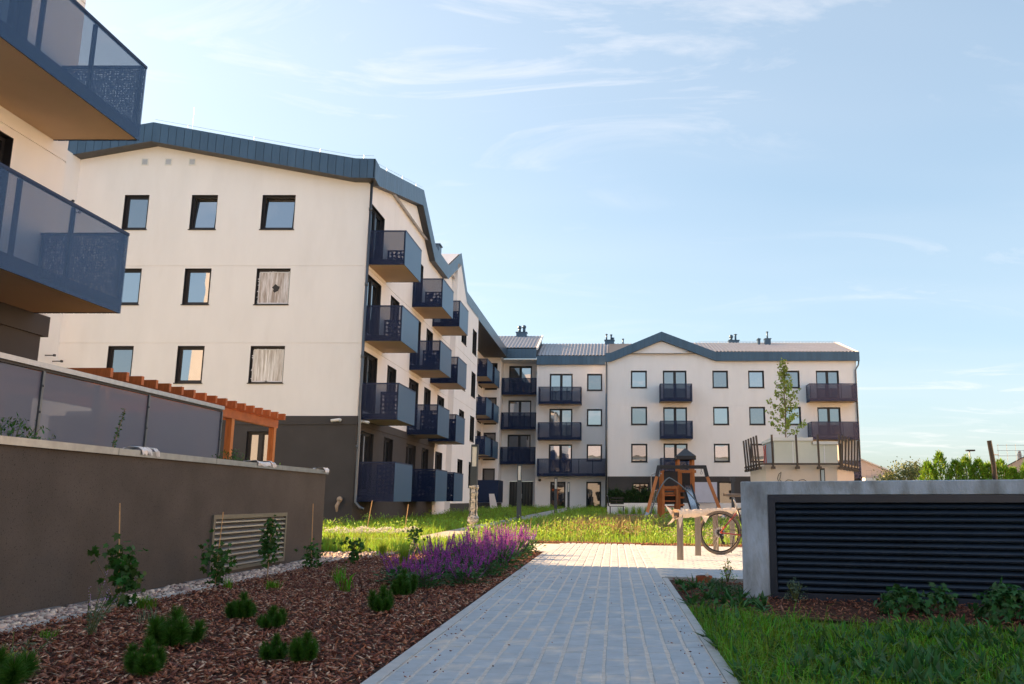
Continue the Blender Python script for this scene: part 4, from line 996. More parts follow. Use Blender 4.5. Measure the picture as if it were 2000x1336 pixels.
RED = mat('red_frame_paint', (0.30, 0.035, 0.022), 0.3, 0.1, var=0.05, coat=.5)
BLK = mat('black_frame_paint', (0.015, 0.015, 0.017), 0.35, var=0.1)
TYRE = mat('dusty_tyre', (0.17, 0.135, 0.105), 0.8, var=0.2, vscale=30)
SADL = mat('worn_saddle', (0.12, 0.10, 0.085), 0.6, var=0.2, vscale=14)
def bicycle(cx, cy, z0, label):
    t = thing('bicycle', label, 'bicycle', (cx + .5, cy, z0)); rw2 = .36
    P_ = lambda u, z, d=0.0: (cx + u, cy + d, z0 + z)
    for i, u in enumerate((0, 1.09)):
        s = MB(); s.tube([P_(u + (rw2 - .022) * math.cos(a), rw2 + (rw2 - .022) * math.sin(a)) for a in np.linspace(0, 2 * math.pi, 49)], .022, 8, cap=False); w = s.build('wheel', TYRE, t, True)
        s = MB()
        for k in range(96):
            a = 2 * math.pi * k / 96; ca, sa = math.cos(a), math.sin(a)
            for d in (-.018, .006): s.bar(P_(u + (rw2 - .004) * ca, rw2 + (rw2 - .004) * sa, d + (k % 2) * .006), P_(u + (rw2 + .006) * ca, rw2 + (rw2 + .006) * sa, d + (k % 2) * .006), .012, .011, up=(0, 1, 0))
        s.build('tyre_tread', TYRE, w)
        s = MB(); s.tube([P_(u + (rw2 - .052) * math.cos(a), rw2 + (rw2 - .052) * math.sin(a)) for a in np.linspace(0, 2 * math.pi, 49)], .009, 6, cap=False); s.build('rim', BLK, w, True)
        s = MB()
        for k in range(28):
            a = 2 * math.pi * k / 28; b = a + (.5 if k % 2 else -.5)
            s.tube([P_(u + .025 * math.cos(b), rw2 + .025 * math.sin(b), .03 if k % 4 < 2 else -.03), P_(u + (rw2 - .07) * math.cos(a), rw2 + (rw2 - .07) * math.sin(a))], .0014, 4)
        s.tube([P_(u, rw2, -.055), P_(u, rw2, .055)], .02, 8); s.build('spokes', STEEL, w)
        s = MB(); s.tube([P_(u, rw2, .035), P_(u, rw2, .037)], .085, 20); s.build('brake_disc', STEEL, w)
    BB = (.44, .31); ST = (.30, .74); HT = (.90, .86); HB = (.93, .74)
    s = MB()
    s.tube([P_(*BB), P_(*ST)], .018, 10); s.tube([P_(*ST), P_(*HT)], .018, 10); s.tube([P_(*BB), P_(*HB)], .022, 10); s.tube([P_(HB[0] + .01, HB[1] - .03), P_(HT[0] - .01, HT[1] + .04)], .022, 10)
    s.build('frame', BLK, t, True)
    s = MB()
    for d in (-.06, .06): s.tube([P_(0, rw2, d), P_(ST[0] - .02, ST[1] - .06, d * .4)], .010, 8); s.tube([P_(0, rw2, d), P_(BB[0] - .03, BB[1], d * .5)], .011, 8)
    s.build('rear_stays', BLK if False else RED, t, True)
    s = MB()
    for d in (-.055, .055): s.tube([P_(HB[0] + .02, HB[1] - .06, d), P_(1.09, rw2, d)], .016, 8)
    s.bar(P_(HB[0] + .02, HB[1] - .05, -.07), P_(HB[0] + .02, HB[1] - .05, .07), .03); s.build('fork', BLK, t, True)
    s = MB(); s.tube([P_(*ST), P_(.235, .96)], .014, 8); s.build('seat_post', STEEL, t, True)
    s = MB(); prof = [(-.03, .005), (.0, .06), (.05, .072), (.12, .055), (.19, .028), (.25, .02), (.275, .006)]; m_ = 10
    for u, hw in prof:
        for j in range(m_):
            a = 2 * math.pi * j / m_; s.v.append(P_(.10 + u, .985 + .022 * math.sin(a) * (1 if math.sin(a) > 0 else 1.6) + (.012 if u < .03 else 0), hw * math.cos(a)))
    for i in range(len(prof) - 1):
        for j in range(m_): a = i * m_ + j; b = i * m_ + (j + 1) % m_; s.f.append((a, b, b + m_, a + m_))
    s.f.append(tuple(range(m_))); s.f.append(tuple(range((len(prof) - 1) * m_, len(prof) * m_))); s.build('saddle', SADL, t, True)
    s = MB(); s.tube([P_(HT[0] - .01, HT[1] + .04), P_(HT[0] + .05, HT[1] + .10), P_(HT[0] + .06, HT[1] + .11, 0)], .016, 8); s.tube([P_(HT[0] + .02, HT[1] + .13, -.36), P_(HT[0] + .05, HT[1] + .11, -.1), P_(HT[0] + .05, HT[1] + .11, .1), P_(HT[0] + .02, HT[1] + .13, .36)], .013, 8); s.build('handlebar', BLK, t, True)
    s = MB(); s.tube([P_(*BB, -.06), P_(*BB, -.055)], .09, 24); s.tube([P_(*BB, -.09), P_(*BB, .09)], .02, 8); s.bar(P_(*BB, -.08), P_(BB[0] + .10, BB[1] - .13, -.08), .012, .025); s.bar(P_(*BB, .08), P_(BB[0] - .10, BB[1] + .13, .08), .012, .025)
    s.box(cx + BB[0] + .06, cx + BB[0] + .15, cy - .16, cy - .085, z0 + BB[1] - .15, z0 + BB[1] - .125); s.build('crankset', BLK, t)
    s = MB()
    for k in range(8): s.tube([P_(0, rw2, -.04 + k * .004), P_(0, rw2, -.038 + k * .004)], .03 + k * .004, 18)
    s.bar(P_(.0, rw2 - .04, -.05), P_(.035, rw2 - .16, -.05), .012, .03); s.tube([P_(.03, rw2 - .08, -.05), P_(.03, rw2 - .078, -.045)], .03, 12); s.tube([P_(.05, rw2 - .17, -.05), P_(.05, rw2 - .168, -.045)], .028, 12); s.build('derailleur', BLK, t)
    s = MB(); s.tube([P_(.0, rw2 + .05, -.05), P_(BB[0], BB[1] + .088, -.055)], .004, 4); s.tube([P_(.05, rw2 - .195, -.05), P_(BB[0], BB[1] - .09, -.055)], .004, 4); s.build('chain', BLK, t)
    s = MB(); s.tube([P_(.24, .30, .07), P_(.20, .02, .14)], .008, 6); s.build('kickstand', BLK, t)
    return t
bicycle(1.775, 14.75, .014, 'red and black mountain bike parked at the paper wrapped stand behind concrete block')

# ------------------------------------------------------------------ playground
DARKP = mat('black_play_panel', (0.022, 0.022, 0.026), 0.5, var=0.08)
zp = gz(37)
pt_ = thing('swing_frame', 'timber swing frame with black crossbeam and a blue climbing rope', 'swing', (2.9, 36.8, zp))
for a, b, c in (((1.25, 35.6, zp), (1.80, 36.9, 1.9), (1.90, 37.05, 2.36)), ((4.55, 36.4, zp + .02), (3.96, 37.0, 1.9), (3.86, 37.05, 2.36))):
    s = MB(); s.bar(a, b, .13, .13, up=(0, 1, 0)); s.build('leg', WOODV, pt_)
    s = MB(); s.bar(b, c, .15, .15, up=(0, 1, 0)); s.build('leg_cap', DARKP, pt_)
    s = MB(); p_ = Vector(a).lerp(Vector(b), .0); q_ = Vector(a).lerp(Vector(b), .15); s.bar(p_ - (q_ - p_) * .02, q_, .145, .145, up=(0, 1, 0)); s.build('leg_shoe', STEEL, pt_)
s = MB(); s.bar((1.85, 37.05, 2.32), (3.92, 37.05, 2.32), .13, .15); s.build('crossbeam', DARKP, pt_)
ROPE = mat('blue_rope', (0.13, 0.17, 0.20), 0.8, var=.2, vscale=40)
s = MB(); cp = []
for t in np.linspace(0, 1, 14): cp.append((1.45 + .85 * t, 36.0 + .3 * t, zp + .1 + 1.63 * math.sin(t * 1.45) ** .9))
for t in np.linspace(0.08, 1, 10): cp.append((2.3 + 1.25 * t, 36.3, 1.86 - 1.15 * t + .12 * math.sin(t * 3.14)))
s.tube(cp, .03, 6); s.build('rope', ROPE, pt_, True)
s = MB(); s.tube([(3.72, 37.05, 2.24), (3.72, 37.05, 2.12)], .02, 6); s.tube([(3.72 + .05 * math.cos(a), 37.05, 2.07 + .05 * math.sin(a)) for a in np.linspace(0, 6.28, 12)], .012, 6); s.build('hanger_ring', STEEL, pt_)
pw = thing('play_tower', 'timber play tower with pointed black roof, dark panels and steel slide', 'playground', (3.0, 38.5, zp))
W2 = lambda x0, x1, y0, y1, z0, z1, n='post', m_=WOODV: MB().box(x0, x1, y0, y1, z0, z1).build(n, m_, pw)
for x in (2.82, 3.46):
    for y in (38.0, 39.2): W2(x - .055, x + .055, y - .055, y + .055, zp, 2.72 + .0)
for x in (2.12, 2.72):
    for y in (37.7, 38.9): W2(x - .055, x + .055, y - .055, y + .055, zp, 2.2 if x < 2.5 else 1.6)
for x in (1.93, 2.02): W2(x - .05, x + .05, 38.1, 38.2, zp, 1.95 if x > 2 else 1.4)
W2(2.70, 3.58, 37.92, 37.98, 2.10, 2.22, 'beam'); W2(2.10, 2.78, 37.62, 37.68, 1.40, 1.52, 'beam'); W2(2.80, 3.50, 38.0, 39.2, 1.28, 1.36, 'deck'); W2(2.10, 2.80, 37.8, 38.9, 1.18, 1.26, 'deck')
W2(2.15, 2.75, 37.60, 37.63, 1.54, 2.16, 'side_panel', DARKP); W2(3.0, 3.40, 38.9, 38.93, 1.55, 2.12, 'side_panel', DARKP); W2(2.2, 2.70, 38.6, 38.63, .75, 1.15, 'side_panel', DARKP); W2(2.85, 3.05, 38.6, 38.63, .6, 1.25, 'side_panel', DARKP)
for k in range(5): W2(2.16, 2.70, 37.72, 37.78, zp + .25 + k * .24, zp + .31 + k * .24, 'rung', WOOD)
for x in (2.92, 3.36): W2(x - .04, x + .04, 37.98, 38.02, 1.36, 2.1, 'baluster')
W2(2.84, 3.06, 37.99, 38.03, 1.0, 1.08, 'beam'); W2(2.84, 3.06, 37.99, 38.03, .68, .76, 'beam')
s = MB(); b0 = [(2.72, 37.85, 2.68), (3.58, 37.85, 2.68), (3.58, 39.35, 2.68), (2.72, 39.35, 2.68)]; b1 = [(2.72, 37.85, 2.84), (3.58, 37.85, 2.84), (3.58, 39.35, 2.84), (2.72, 39.35, 2.84)]; ap = (3.16, 38.6, 3.22)
for i in range(4): s.quad(b0[i], b0[(i + 1) % 4], b1[(i + 1) % 4], b1[i]); s.poly([b1[i], b1[(i + 1) % 4], ap])
s.build('tower_roof', DARKP, pw)
SLIDE = mat('slide_steel', (0.50, 0.55, 0.60), 0.18, 0.9, var=.05)
s = MB(); s.quad((3.02, 37.9, 1.55), (3.34, 37.9, 1.55), (3.56, 36.6, .42), (3.22, 36.6, .42)); s.quad((3.22, 36.6, .42), (3.56, 36.6, .42), (3.60, 36.0, .34), (3.25, 36.0, .34)); sl = s.build('slide', SLIDE, pw)
for xs in ((3.02, 3.22, 3.25), (3.34, 3.56, 3.60)):
    s = MB(); s.bar((xs[0], 37.9, 1.60), (xs[1], 36.6, .47), .03, .14); s.bar((xs[1], 36.6, .47), (xs[2], 36.0, .39), .03, .12); s.build('slide_cheek', DARKP, sl)
s = MB(); s.tube([(1.62, 38.3, zp), (1.62, 38.3, 1.9), (1.66, 38.3, 2.03), (1.78, 38.3, 2.08), (2.1, 38.3, 2.08)], .022, 6)
for k in range(6): s.tube([(1.66 + k * .06, 38.3, .75), (1.66 + k * .06, 38.3, 1.35)], .01, 5)
s.tube([(1.62, 38.3, .75), (2.0, 38.3, .75)], .016, 5); s.tube([(1.62, 38.3, 1.35), (2.0, 38.3, 1.35)], .016, 5); s.build('climbing_bar', STEEL, pw)

# bench, low wall, planting behind the playground
bn = thing('park_bench', 'dark metal park bench facing the playground beside the low pale wall', 'bench', (.1, 41.5, gz(41)))
zb = gz(41)
for x in (-.2, .42): s = MB(); s.bar((x, 41.2, zb), (x, 41.25, zb + .45), .05); s.bar((x, 41.75, zb), (x, 41.7, zb + .45), .05); s.bar((x, 41.2, zb + .45), (x, 41.75, zb + .45), .05); s.build('leg', BLK, bn)
for k in range(5): s = MB(); s.box(-.25, .47, 41.18 + k * .12, 41.27 + k * .12, zb + .475, zb + .50); s.build('seat_slat', FRAME, bn)
s = MB(); s.tube([(-.25, 41.15, zb + .5), (-.32, 41.3, zb + .95), (-.36, 41.5, zb + 1.0), (-.3, 41.75, zb + .5)], .02, 6); s.build('armrest', BLK, bn)
for k in range(3): s = MB(); s.bar((-.2, 41.78 + k * .03, zb + .62 + k * .13), (.45, 41.78 + k * .03, zb + .62 + k * .13), .03, .07); s.build('back_slat', BLK, bn)
lw = thing('garden_wall', 'low pale concrete garden wall in front of the clipped dark hedge', 'wall', (4, 48, gz(48)))
x = -.4
while x < 10: s = MB(); s.box(x + .004, x + 1.196, 47.9, 48.15, 0, .78); s.build('wall_block', STUCCO, lw); x += 1.2
WHT = mat('white_board', (.78, .74, .74), .5, var=.03)
s = MB(); s.hexa([(-9.9, 69.6, .25), (-9.3, 69.6, .25), (-9.3, 69.75, .25), (-9.9, 69.75, .25), (-10.05, 69.7, 1.45), (-9.65, 69.7, 1.45), (-9.65, 69.85, 1.45), (-10.05, 69.85, 1.45)]); o = s.build('white_board', WHT); tag(o, 'narrow white board leaning against the navy screen in the inner corner', 'board')
s = MB(); s.box(6.35, 6.52, 47.2, 47.3, gz(47), 1.95); s.box(6.3, 6.57, 47.15, 47.32, 1.95, 2.15); o = s.build('court_lamp', LAMP); tag(o, 'short lamp post with pale head right of the playground by the grey wall', 'lamp')
s = MB(); s.box(4.3, 5.6, 47.4, 47.45, .8, 1.9); o = s.build('notice_board', mat('pale_blue_board', (.50, .55, .66), .4), None); tag(o, 'pale blue board behind the play tower and swing leg', 'board')
s2 = MB(); s2.tube([(4.35, 47.42, .2), (4.35, 47.42, .8)], .03, 6); s2.tube([(5.55, 47.42, .2), (5.55, 47.42, .8)], .03, 6); p_ = s2.build('leg', STEEL); p_.parent = o

# ------------------------------------------------------------------ vent kiosk with outward bars
CREAM = mat('cream_render', (0.72, 0.61, 0.54), 0.9, var=0.04, vscale=1.5, bump=.2, bscale=200, spec=.2)
PANELW = mat('opal_panel', (0.66, 0.68, 0.60), 0.35, var=0.06, vscale=1.2, spec=.5)
PANELB = mat('opal_shade_and_pane', (0.40, 0.48, 0.55), 0.3, var=0.08, vscale=1.4, spec=.5)  # blue shade of the opal box's side as colour; also slot pane
BARM = mat('bronze_bars', (0.085, 0.068, 0.060), 0.4, 0.5, var=0.08)
kk = thing('vent_kiosk', 'cream walled garage vent kiosk with opal panels inside a crown of bronze bars', 'kiosk', (5.5, 25.3, gz(25)))
pl = [(4.20, 24.0), (6.17, 24.0), (7.33, 26.5), (4.16, 26.5)]
s = MB(); s.hexa([(x, y, 0) for x, y in pl] + [(x, y, 1.88) for x, y in pl]); s.build('kiosk_wall', CREAM, kk)
s = MB(); s.box(5.70, 5.83, 23.985, 23.998, 1.2, 1.79); w = s.build('slot_window', FRAME, kk); s = MB(); s.box(5.725, 5.805, 23.978, 23.984, 1.42, 1.74); s.build('pane', PANELB, w)
s = MB(); s.box(4.50, 5.56, 24.3, 26.0, 1.885, 2.56); s.build('opal_box', PANELW, kk); s = MB(); s.box(5.565, 6.30, 24.35, 26.0, 1.885, 2.46); s.build('opal_box', PANELW, kk)
s = MB(); s.quad((4.492, 24.32, 1.9), (4.492, 25.98, 1.9), (4.492, 25.98, 2.55), (4.492, 24.32, 2.55)); s.build('side_panel', PANELB, kk)  # bluish sheet puts the shade of the box's left side into colour
s = MB(); s.box(5.02, 5.04, 24.290, 24.298, 1.89, 2.55); s.build('panel_joint', STUCCO, kk); s = MB(); s.box(5.92, 5.94, 24.34, 24.348, 1.89, 2.45); s.build('panel_joint', STUCCO, kk)
s = MB(); s.box(4.46, 5.60, 24.26, 26.05, 2.565, 2.66); s.box(5.605, 6.34, 24.31, 26.05, 2.465, 2.55); s.build('coping', WHITE, kk)
rail = [(4.07, 23.88), (6.22, 23.88), (7.50, 26.6)]; railL = [(4.07, 23.88), (4.02, 26.6)]
s = MB()
for a, b in zip(rail, rail[1:]): s.bar((*a, 1.90), (*b, 1.90), .05, .05)
s.bar((*railL[0], 1.90), (*railL[1], 1.90), .05, .05); s.build('ring_rail', BARM, kk)
def barat(x, y, ox, oy):
    s = MB(); s.bar((x, y, 1.76), (x + ox, y + oy, 2.70), .045, .07, up=(0, 1, 0)); s.box(x - .05, x + .05, y - .06, y + .10, 1.76, 1.83); s.build('guard_bar', BARM, kk)
for x in (4.38, 4.98 + .07, 5.55 + .10, 6.12 + .12): barat(x, 23.84, -.03, -.06)
for k in range(6): t = (k + .35) / 6; barat(6.26 + 1.26 * t, 23.92 + 2.7 * t, .05, -.02)
for k in range(6): t = (k + .35) / 6; barat(4.05 - .04 * t, 23.98 + 2.6 * t, -.07, 0)
s = MB()
for pts in ([(4.62, 1.68), (4.55, 1.62), (4.51, 1.50), (4.55, 1.42), (4.66, 1.39), (4.8, 1.47), (4.92, 1.46), (4.98, 1.39)], [(4.62, 1.68), (4.60, 1.56), (4.57, 1.47), (4.66, 1.39)], [(5.05, 1.39), (5.12, 1.46), (5.24, 1.48), (5.36, 1.40), (5.40, 1.36)]):
    s.tube([(x, 23.995, z) for x, z in pts], .008, 5)
s.build('graffiti_line', BLK, kk)
s = MB(); s.tube([(4.42, 25.2 + .03 * math.sin(k), 2.5 - k * .09) for k in range(7)], .016, 6); s.tube([(4.40, 25.35 + .04 * math.cos(k), 2.48 - k * .085) for k in range(7)], .016, 6); s.build('hose', mat('red_hose', (.55, .06, .03), .5), kk, True)
# ------------------------------------------------------------------ vegetation
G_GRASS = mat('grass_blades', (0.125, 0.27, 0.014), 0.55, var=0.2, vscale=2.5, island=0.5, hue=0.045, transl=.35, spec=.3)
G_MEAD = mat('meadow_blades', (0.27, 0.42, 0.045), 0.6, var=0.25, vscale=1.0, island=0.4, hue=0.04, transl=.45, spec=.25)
G_PINE = mat('pine_needles', (0.040, 0.130, 0.014), 0.55, var=0.15, vscale=20, island=0.35, hue=0.02, transl=.15, spec=.3)
G_LEAF = mat('vine_leaves', (0.035, 0.115, 0.018), 0.5, var=0.2, vscale=14, island=0.35, hue=0.03, transl=.3, spec=.4)
G_LEAF2 = mat('perennial_leaves', (0.036, 0.135, 0.032), 0.5, var=0.2, vscale=14, island=0.35, hue=0.03, transl=.3, spec=.4)
G_THUJA = mat('thuja_foliage', (0.17, 0.31, 0.025), 0.6, var=0.2, vscale=3, island=0.4, hue=0.03, transl=.35)
G_DARKH = mat('dark_hedge_foliage', (0.030, 0.070, 0.018), 0.6, var=0.2, vscale=3, island=0.4, hue=0.03, transl=.2)
G_TREE = mat('young_tree_leaves', (0.27, 0.34, 0.06), 0.5, var=0.15, vscale=5, island=0.35, hue=0.03, transl=.4)
G_SILV = mat('silvery_leaves', (0.13, 0.20, 0.13), 0.6, var=0.15, vscale=14, island=0.3, transl=.3)
PURPLE = mat('salvia_flowers', (0.36, 0.085, 0.46), 0.7, var=0.25, vscale=60, island=0.4, hue=0.06, transl=.35)
STEM_P = mat('salvia_stems', (0.085, 0.035, 0.065), 0.7, var=0.15, vscale=30)
STEM_G = mat('green_stems', (0.09, 0.12, 0.03), 0.7, var=0.15, vscale=30)
CANE = mat('bamboo_cane', (0.48, 0.30, 0.15), 0.6, var=0.15, vscale=30)
BARKT = mat('young_bark', (0.20, 0.15, 0.11), 0.8, var=0.2, vscale=20)
PETAL = mat('white_petals', (0.78, 0.76, 0.72), 0.6, var=0.1, vscale=30, transl=.3)
LILAC = mat('lilac_petals', (0.42, 0.30, 0.62), 0.6, var=0.1, vscale=30, transl=.3)

def rdir(n, up=0.0):
    d = rng.normal(0, 1, (n, 3)); d[:, 2] += up; return unit(d)

# lawn in the right foreground: dense blades, thinning to the bark bed
def lawn_pts(n):
    y = 3.0 + 5.6 * rng.uniform(0, 1, n) ** 1.35; x = .63 + rng.uniform(0, 1, n) * (y * .62 - .3)
    P = np.stack([x, y, np.full(n, -.025)], 1)
    edge = 7.0 - .42 * (x - .65) + .35 * np.sin(x * 3.1) + rng.normal(0, .18, n)
    bare = np.sin(x * 4.1 + 2 * np.sin(y * 2.9)) * np.sin(y * 3.7 + x) > .72
    return P[(y < edge) & ~(bare & (rng.uniform(0, 1, n) < .7))]
P = lawn_pts(62000); n = len(P); patch = .5 + .5 * np.sin(P[:, 0] * 2.3 + 1.3 * np.sin(P[:, 1] * 1.7)) 
H = rng.gamma(5, .015, n) + .025; H *= .6 + .7 * patch
V, F = blades(P, H, rng.uniform(.004, .0100, n), rng.uniform(.3, 1.4, n))
o = link('lawn_grass', np_mesh('lawn_grass', V, F), G_GRASS); o['kind'] = 'stuff'; tag(o, 'long green grass growing right of the brick path in the shade', 'grass')
# broad-leaved weeds in the lawn
P = lawn_pts(1300); P = np.concatenate([P, np.stack([rng.uniform(.66, 1.35, 50), rng.uniform(7.2, 9.6, 50), np.zeros(50)], 1)]); n = len(P); m_ = 9
B = np.repeat(P, m_, 0); d = rdir(n * m_, .55); d[:, 2] = np.abs(d[:, 2]); d = unit(d)
V, F = leaves(B + np.array([0, 0, .01]), d, np.tile([0, 0, 1.0], (n * m_, 1)) + rng.normal(0, .2, (n * m_, 3)), rng.uniform(.05, .15, n * m_), rng.uniform(.02, .05, n * m_))
o = link('lawn_weeds', np_mesh('lawn_weeds', V, F), G_LEAF2); o['kind'] = 'stuff'; tag(o, 'broad leaved weeds mixed into the grass right of the path', 'weeds')

# back lawns and meadow strip
def zone(n, poly_x, y0, y1, pw=1.3):
    y = y0 + (y1 - y0) * rng.uniform(0, 1, n) ** pw; x = rng.uniform(poly_x[0], poly_x[1], n)
    return np.stack([x, y, gzn(y) - .03], 1)
def not_paved(P):
    x, y = P[:, 0], P[:, 1]
    walkL = -4.75 + .015 * (y - 22); walkR = -3.75 + .022 * (y - 22)
    k = ~((x > walkL - .03) & (x < walkR + .03) & (y > 19.9)) & ~((x < -4.6) & (y > 19.95) & (y < 21.2)) & ~((x > .1) & (y > 33.4) & (y < 46.6) & (x < 9.1))
    k &= ~((x > -1.9) & (y < 18.75 - .38 * x))
    k &= ~((x > 4) & (x < 7.5) & (y > 23.7) & (y < 26.7))
    k &= x > np.where(y > 31.5, -9.3, -30)
    return P[k]
P = np.concatenate([not_paved(zone(30000, (-9.2, -1.9), 16.3, 30)), not_paved(zone(26000, (-9.2, 9), 18, 36)), not_paved(zone(26000, (-9.2, 10), 30, 72))])
n = len(P); H = rng.gamma(5, .022, n) + .05; H[P[:, 1] > 30] *= 1.25
V, F = blades(P, H, rng.uniform(.006, .014, n) * (1 + (P[:, 1] - 16) / 40), rng.uniform(.15, 1.0, n))
o = link('meadow_grass', np_mesh('meadow_grass', V, F), G_MEAD); o['kind'] = 'stuff'; tag(o, 'rough grass of the court lawns, sunlit beyond the brick path', 'grass')
P = np.concatenate([not_paved(zone(420, (-3.6, 4.2), 19.2, 29, 1.0)), not_paved(zone(90, (-9.0, -4.9), 22, 31, 1.0)), not_paved(zone(260, (-3, 9.5), 28, 34, 1.0)), not_paved(zone(260, (-9, -2.4), 40, 70, 1.0))])
parts = []
for p in P:
    h = rng.uniform(.15, .42) * (1.25 if abs(p[0] + .2) < 1.2 and p[1] < 27 else 1); m_ = int(rng.integers(18, 42))
    t = rng.uniform(.1, 1, m_); c = p + np.stack([rng.normal(0, .10, m_), rng.normal(0, .10, m_), t * h], 1)
    parts.append(leaves(c, rdir(m_, .6), rdir(m_, 1.0), rng.uniform(.05, .11, m_), rng.uniform(.018, .045, m_)))
V, F = join_np(parts); o = link('meadow_herbs', np_mesh('meadow_herbs', V, F), mat('herb_leaves', (0.24, 0.38, 0.05), 0.55, var=.2, vscale=2, island=.4, hue=.03, transl=.45)); o['kind'] = 'stuff'; tag(o, 'leafy wild herbs standing in the sunlit lawn strip', 'weeds')
# tall seeding grasses in the middle of the strip
n = 3600; P = np.stack([rng.normal(-.1, .7, n), rng.normal(24.2, 1.0, n), np.zeros(n)], 1); P[:, 2] = gzn(P[:, 1])
V, F = blades(P, rng.uniform(.25, .55, n), rng.uniform(.012, .022, n), rng.uniform(.05, .5, n))
o = link('seeding_grass', np_mesh('seeding_grass', V, F), mat('straw_blades', (0.30, 0.25, 0.11), .7, var=.2, vscale=3, island=.3, transl=.4)); o['kind'] = 'stuff'; tag(o, 'tall straw coloured seeding grass beyond the plaza', 'grass')
def flowers(name, boxes, m, label, r=(.008, .02), n=700, h=(.06, .16)):
    Ps = np.concatenate([np.stack([rng.uniform(a, b, n), rng.uniform(c, d, n), np.zeros(n)], 1) for a, b, c, d in boxes]); N_ = len(Ps); Ps[:, 2] = gzn(Ps[:, 1]) + rng.uniform(*h, N_)
    Ps[:, 2] *= .6 + .6 * np.abs(np.sin(Ps[:, 0] * 5) * np.cos(Ps[:, 1] * 3))
    V, F = pebbles(Ps, rng.uniform(*r, N_)); o = link(name, np_mesh(name, V, F, True), m); o['kind'] = 'stuff'; tag(o, label, 'flowers')
flowers('white_flowers', [(-7.4, -5.2, 22.0, 23.6)], PETAL, 'mat of small white flowers by the lit lawn left of the walk', (.010, .026), 1300)
flowers('pale_flowers', [(1.2, 3.8, 19.2, 20.4), (.2, 3.0, 21, 24)], mat('cream_petals', (.68, .60, .45), .6, transl=.3), 'pale blossoms in the sunlit strip behind the bicycle', (.008, .02), 380, (.08, .24))
flowers('lilac_flowers', [(-2.35, -1.75, 19.0, 19.7)], LILAC, 'low lilac flower cushion at the far corner of the path', (.010, .022), 260)
flowers('yellow_green_cushion', [(-1.95, -1.45, 15.0, 16.0)], mat('sedum_green', (.30, .33, .10), .6, island=.3, transl=.4), 'pale green cushion plant at the tip of the bark bed', (.012, .026), 420, (.02, .16))
n = 900; P = not_paved(np.stack([rng.uniform(-1.9, 3, n), 18.75 - .36 * rng.uniform(-1.9, 3, n), np.zeros(n)], 1)); n = 1800; x = rng.uniform(-2.0, 3.2, n); P = np.stack([x, 18.35 - .38 * x + rng.uniform(0, .55, n), rng.uniform(0, .03, n)], 1)
V, F = chips(P, rng.uniform(.02, .06, n), rng.uniform(.012, .03, n), np.full(n, .008), .5); o = link('bark_edging', np_mesh('bark_edging', V, F), BARK); o['kind'] = 'stuff'; tag(o, 'strip of red brown bark along the far edge of the plaza', 'mulch')
n = 1500; P = np.stack([rng.uniform(-7.4, -4.9, n), rng.uniform(21.25, 22.0, n), rng.uniform(0, .05, n)], 1); V, F = chips(P, rng.uniform(.02, .06, n), rng.uniform(.012, .03, n), np.full(n, .008), .5); o = link('bark_edging', np_mesh('bark_edging', V, F), BARK); o['kind'] = 'stuff'; tag(o, 'bark strip beneath the mat of white flowers', 'mulch')

# dwarf mountain pines
def pine_mesh(seed, shoots):
    r_ = np.random.default_rng(seed); parts = []
    for (x, y, h, rad, lx, ly) in shoots:
        n = 1500; t = r_.uniform(0, 1, n) ** .8
        hx = max(.02, h - rad * .75); ax = np.stack([x + lx * t, y + ly * t, .02 + hx * t], 1); a = r_.uniform(0, 6.283, n)
        out = np.stack([np.cos(a), np.sin(a), .25 + np.where(t > .8, r_.uniform(-.1, 3.2, n), r_.normal(0.1, .35, n))], 1)
        taper = .8 + .2 * np.minimum(1, t * 3)
        L = rad * taper * r_.uniform(.8, 1.15, n); D = unit(out); S = unit(np.cross(D, r_.normal(0, 1, (n, 3)))) * .0015
        V = np.stack([ax - S, ax + S, ax + D * L[:, None]], 1).reshape(-1, 3); parts.append((V, np.arange(3 * n).reshape(-1, 3)))
    return np_mesh('needles', *join_np(parts))
def pine(seed, nshoot, wid, hgt, loc, label):
    r_ = np.random.default_rng(seed); t = thing('dwarf_pine', label, 'shrub', loc, 'dwarf pines in the bark bed'); t['local'] = 1; wid *= .92; hgt *= .92
    sh = []
    for k in range(nshoot):
        a = 2 * math.pi * k / nshoot + r_.uniform(-.4, .4); rr = wid * (r_.uniform(.20, .36) if k else 0)
        hh = hgt * (r_.uniform(.50, .82) if k else 1.0); sh.append((rr * math.cos(a), rr * math.sin(a), hh, wid * r_.uniform(.20, .26), rr * .25 * math.cos(a), rr * .25 * math.sin(a)))
    link('needles', pine_mesh(seed, sh), G_PINE, t)['kind'] = 'stuff'
    s = MB(); s.tube([(0, 0, -.02), (0, 0, .06)], .012, 6)
    for (x, y, h, rad, lx, ly) in sh: s.tube([(0, 0, .02), (x, y, .04), (x + lx, y + ly, .03 + h * .9)], [.008, .006, .003], 5)
    s.build('branches', BARKT, t)
    return t
pine(1, 9, .34, .25, (-2.76, 5.62, 0), 'tallest dwarf pine with a pointed candle, left middle of the bark bed')
pine(2, 8, .25, .19, (-2.45, 4.72, 0), 'rounded dwarf pine lowest in the frame, left of the paired pine')
pine(3, 6, .20, .15, (-1.93, 5.12, 0), 'left half of the paired dwarf pines nearest the brick path')
pine(4, 7, .22, .17, (-1.74, 5.08, 0), 'right half of the paired dwarf pines nearest the brick path')
pine(5, 7, .26, .21, (-2.86, 6.86, 0), 'upright dwarf pine behind a smaller one in mid bed')
pine(6, 6, .24, .16, (-2.44, 6.38, 0), 'low dwarf pine in front of the upright one in mid bed')
pine(7, 7, .26, .22, (-1.90, 7.3, 0), 'dwarf pine with leaning tip just below the purple sage')
pine(8, 7, .30, .27, (-2.02, 8.5, 0), 'dwarf pine touching the left end of the purple sage')
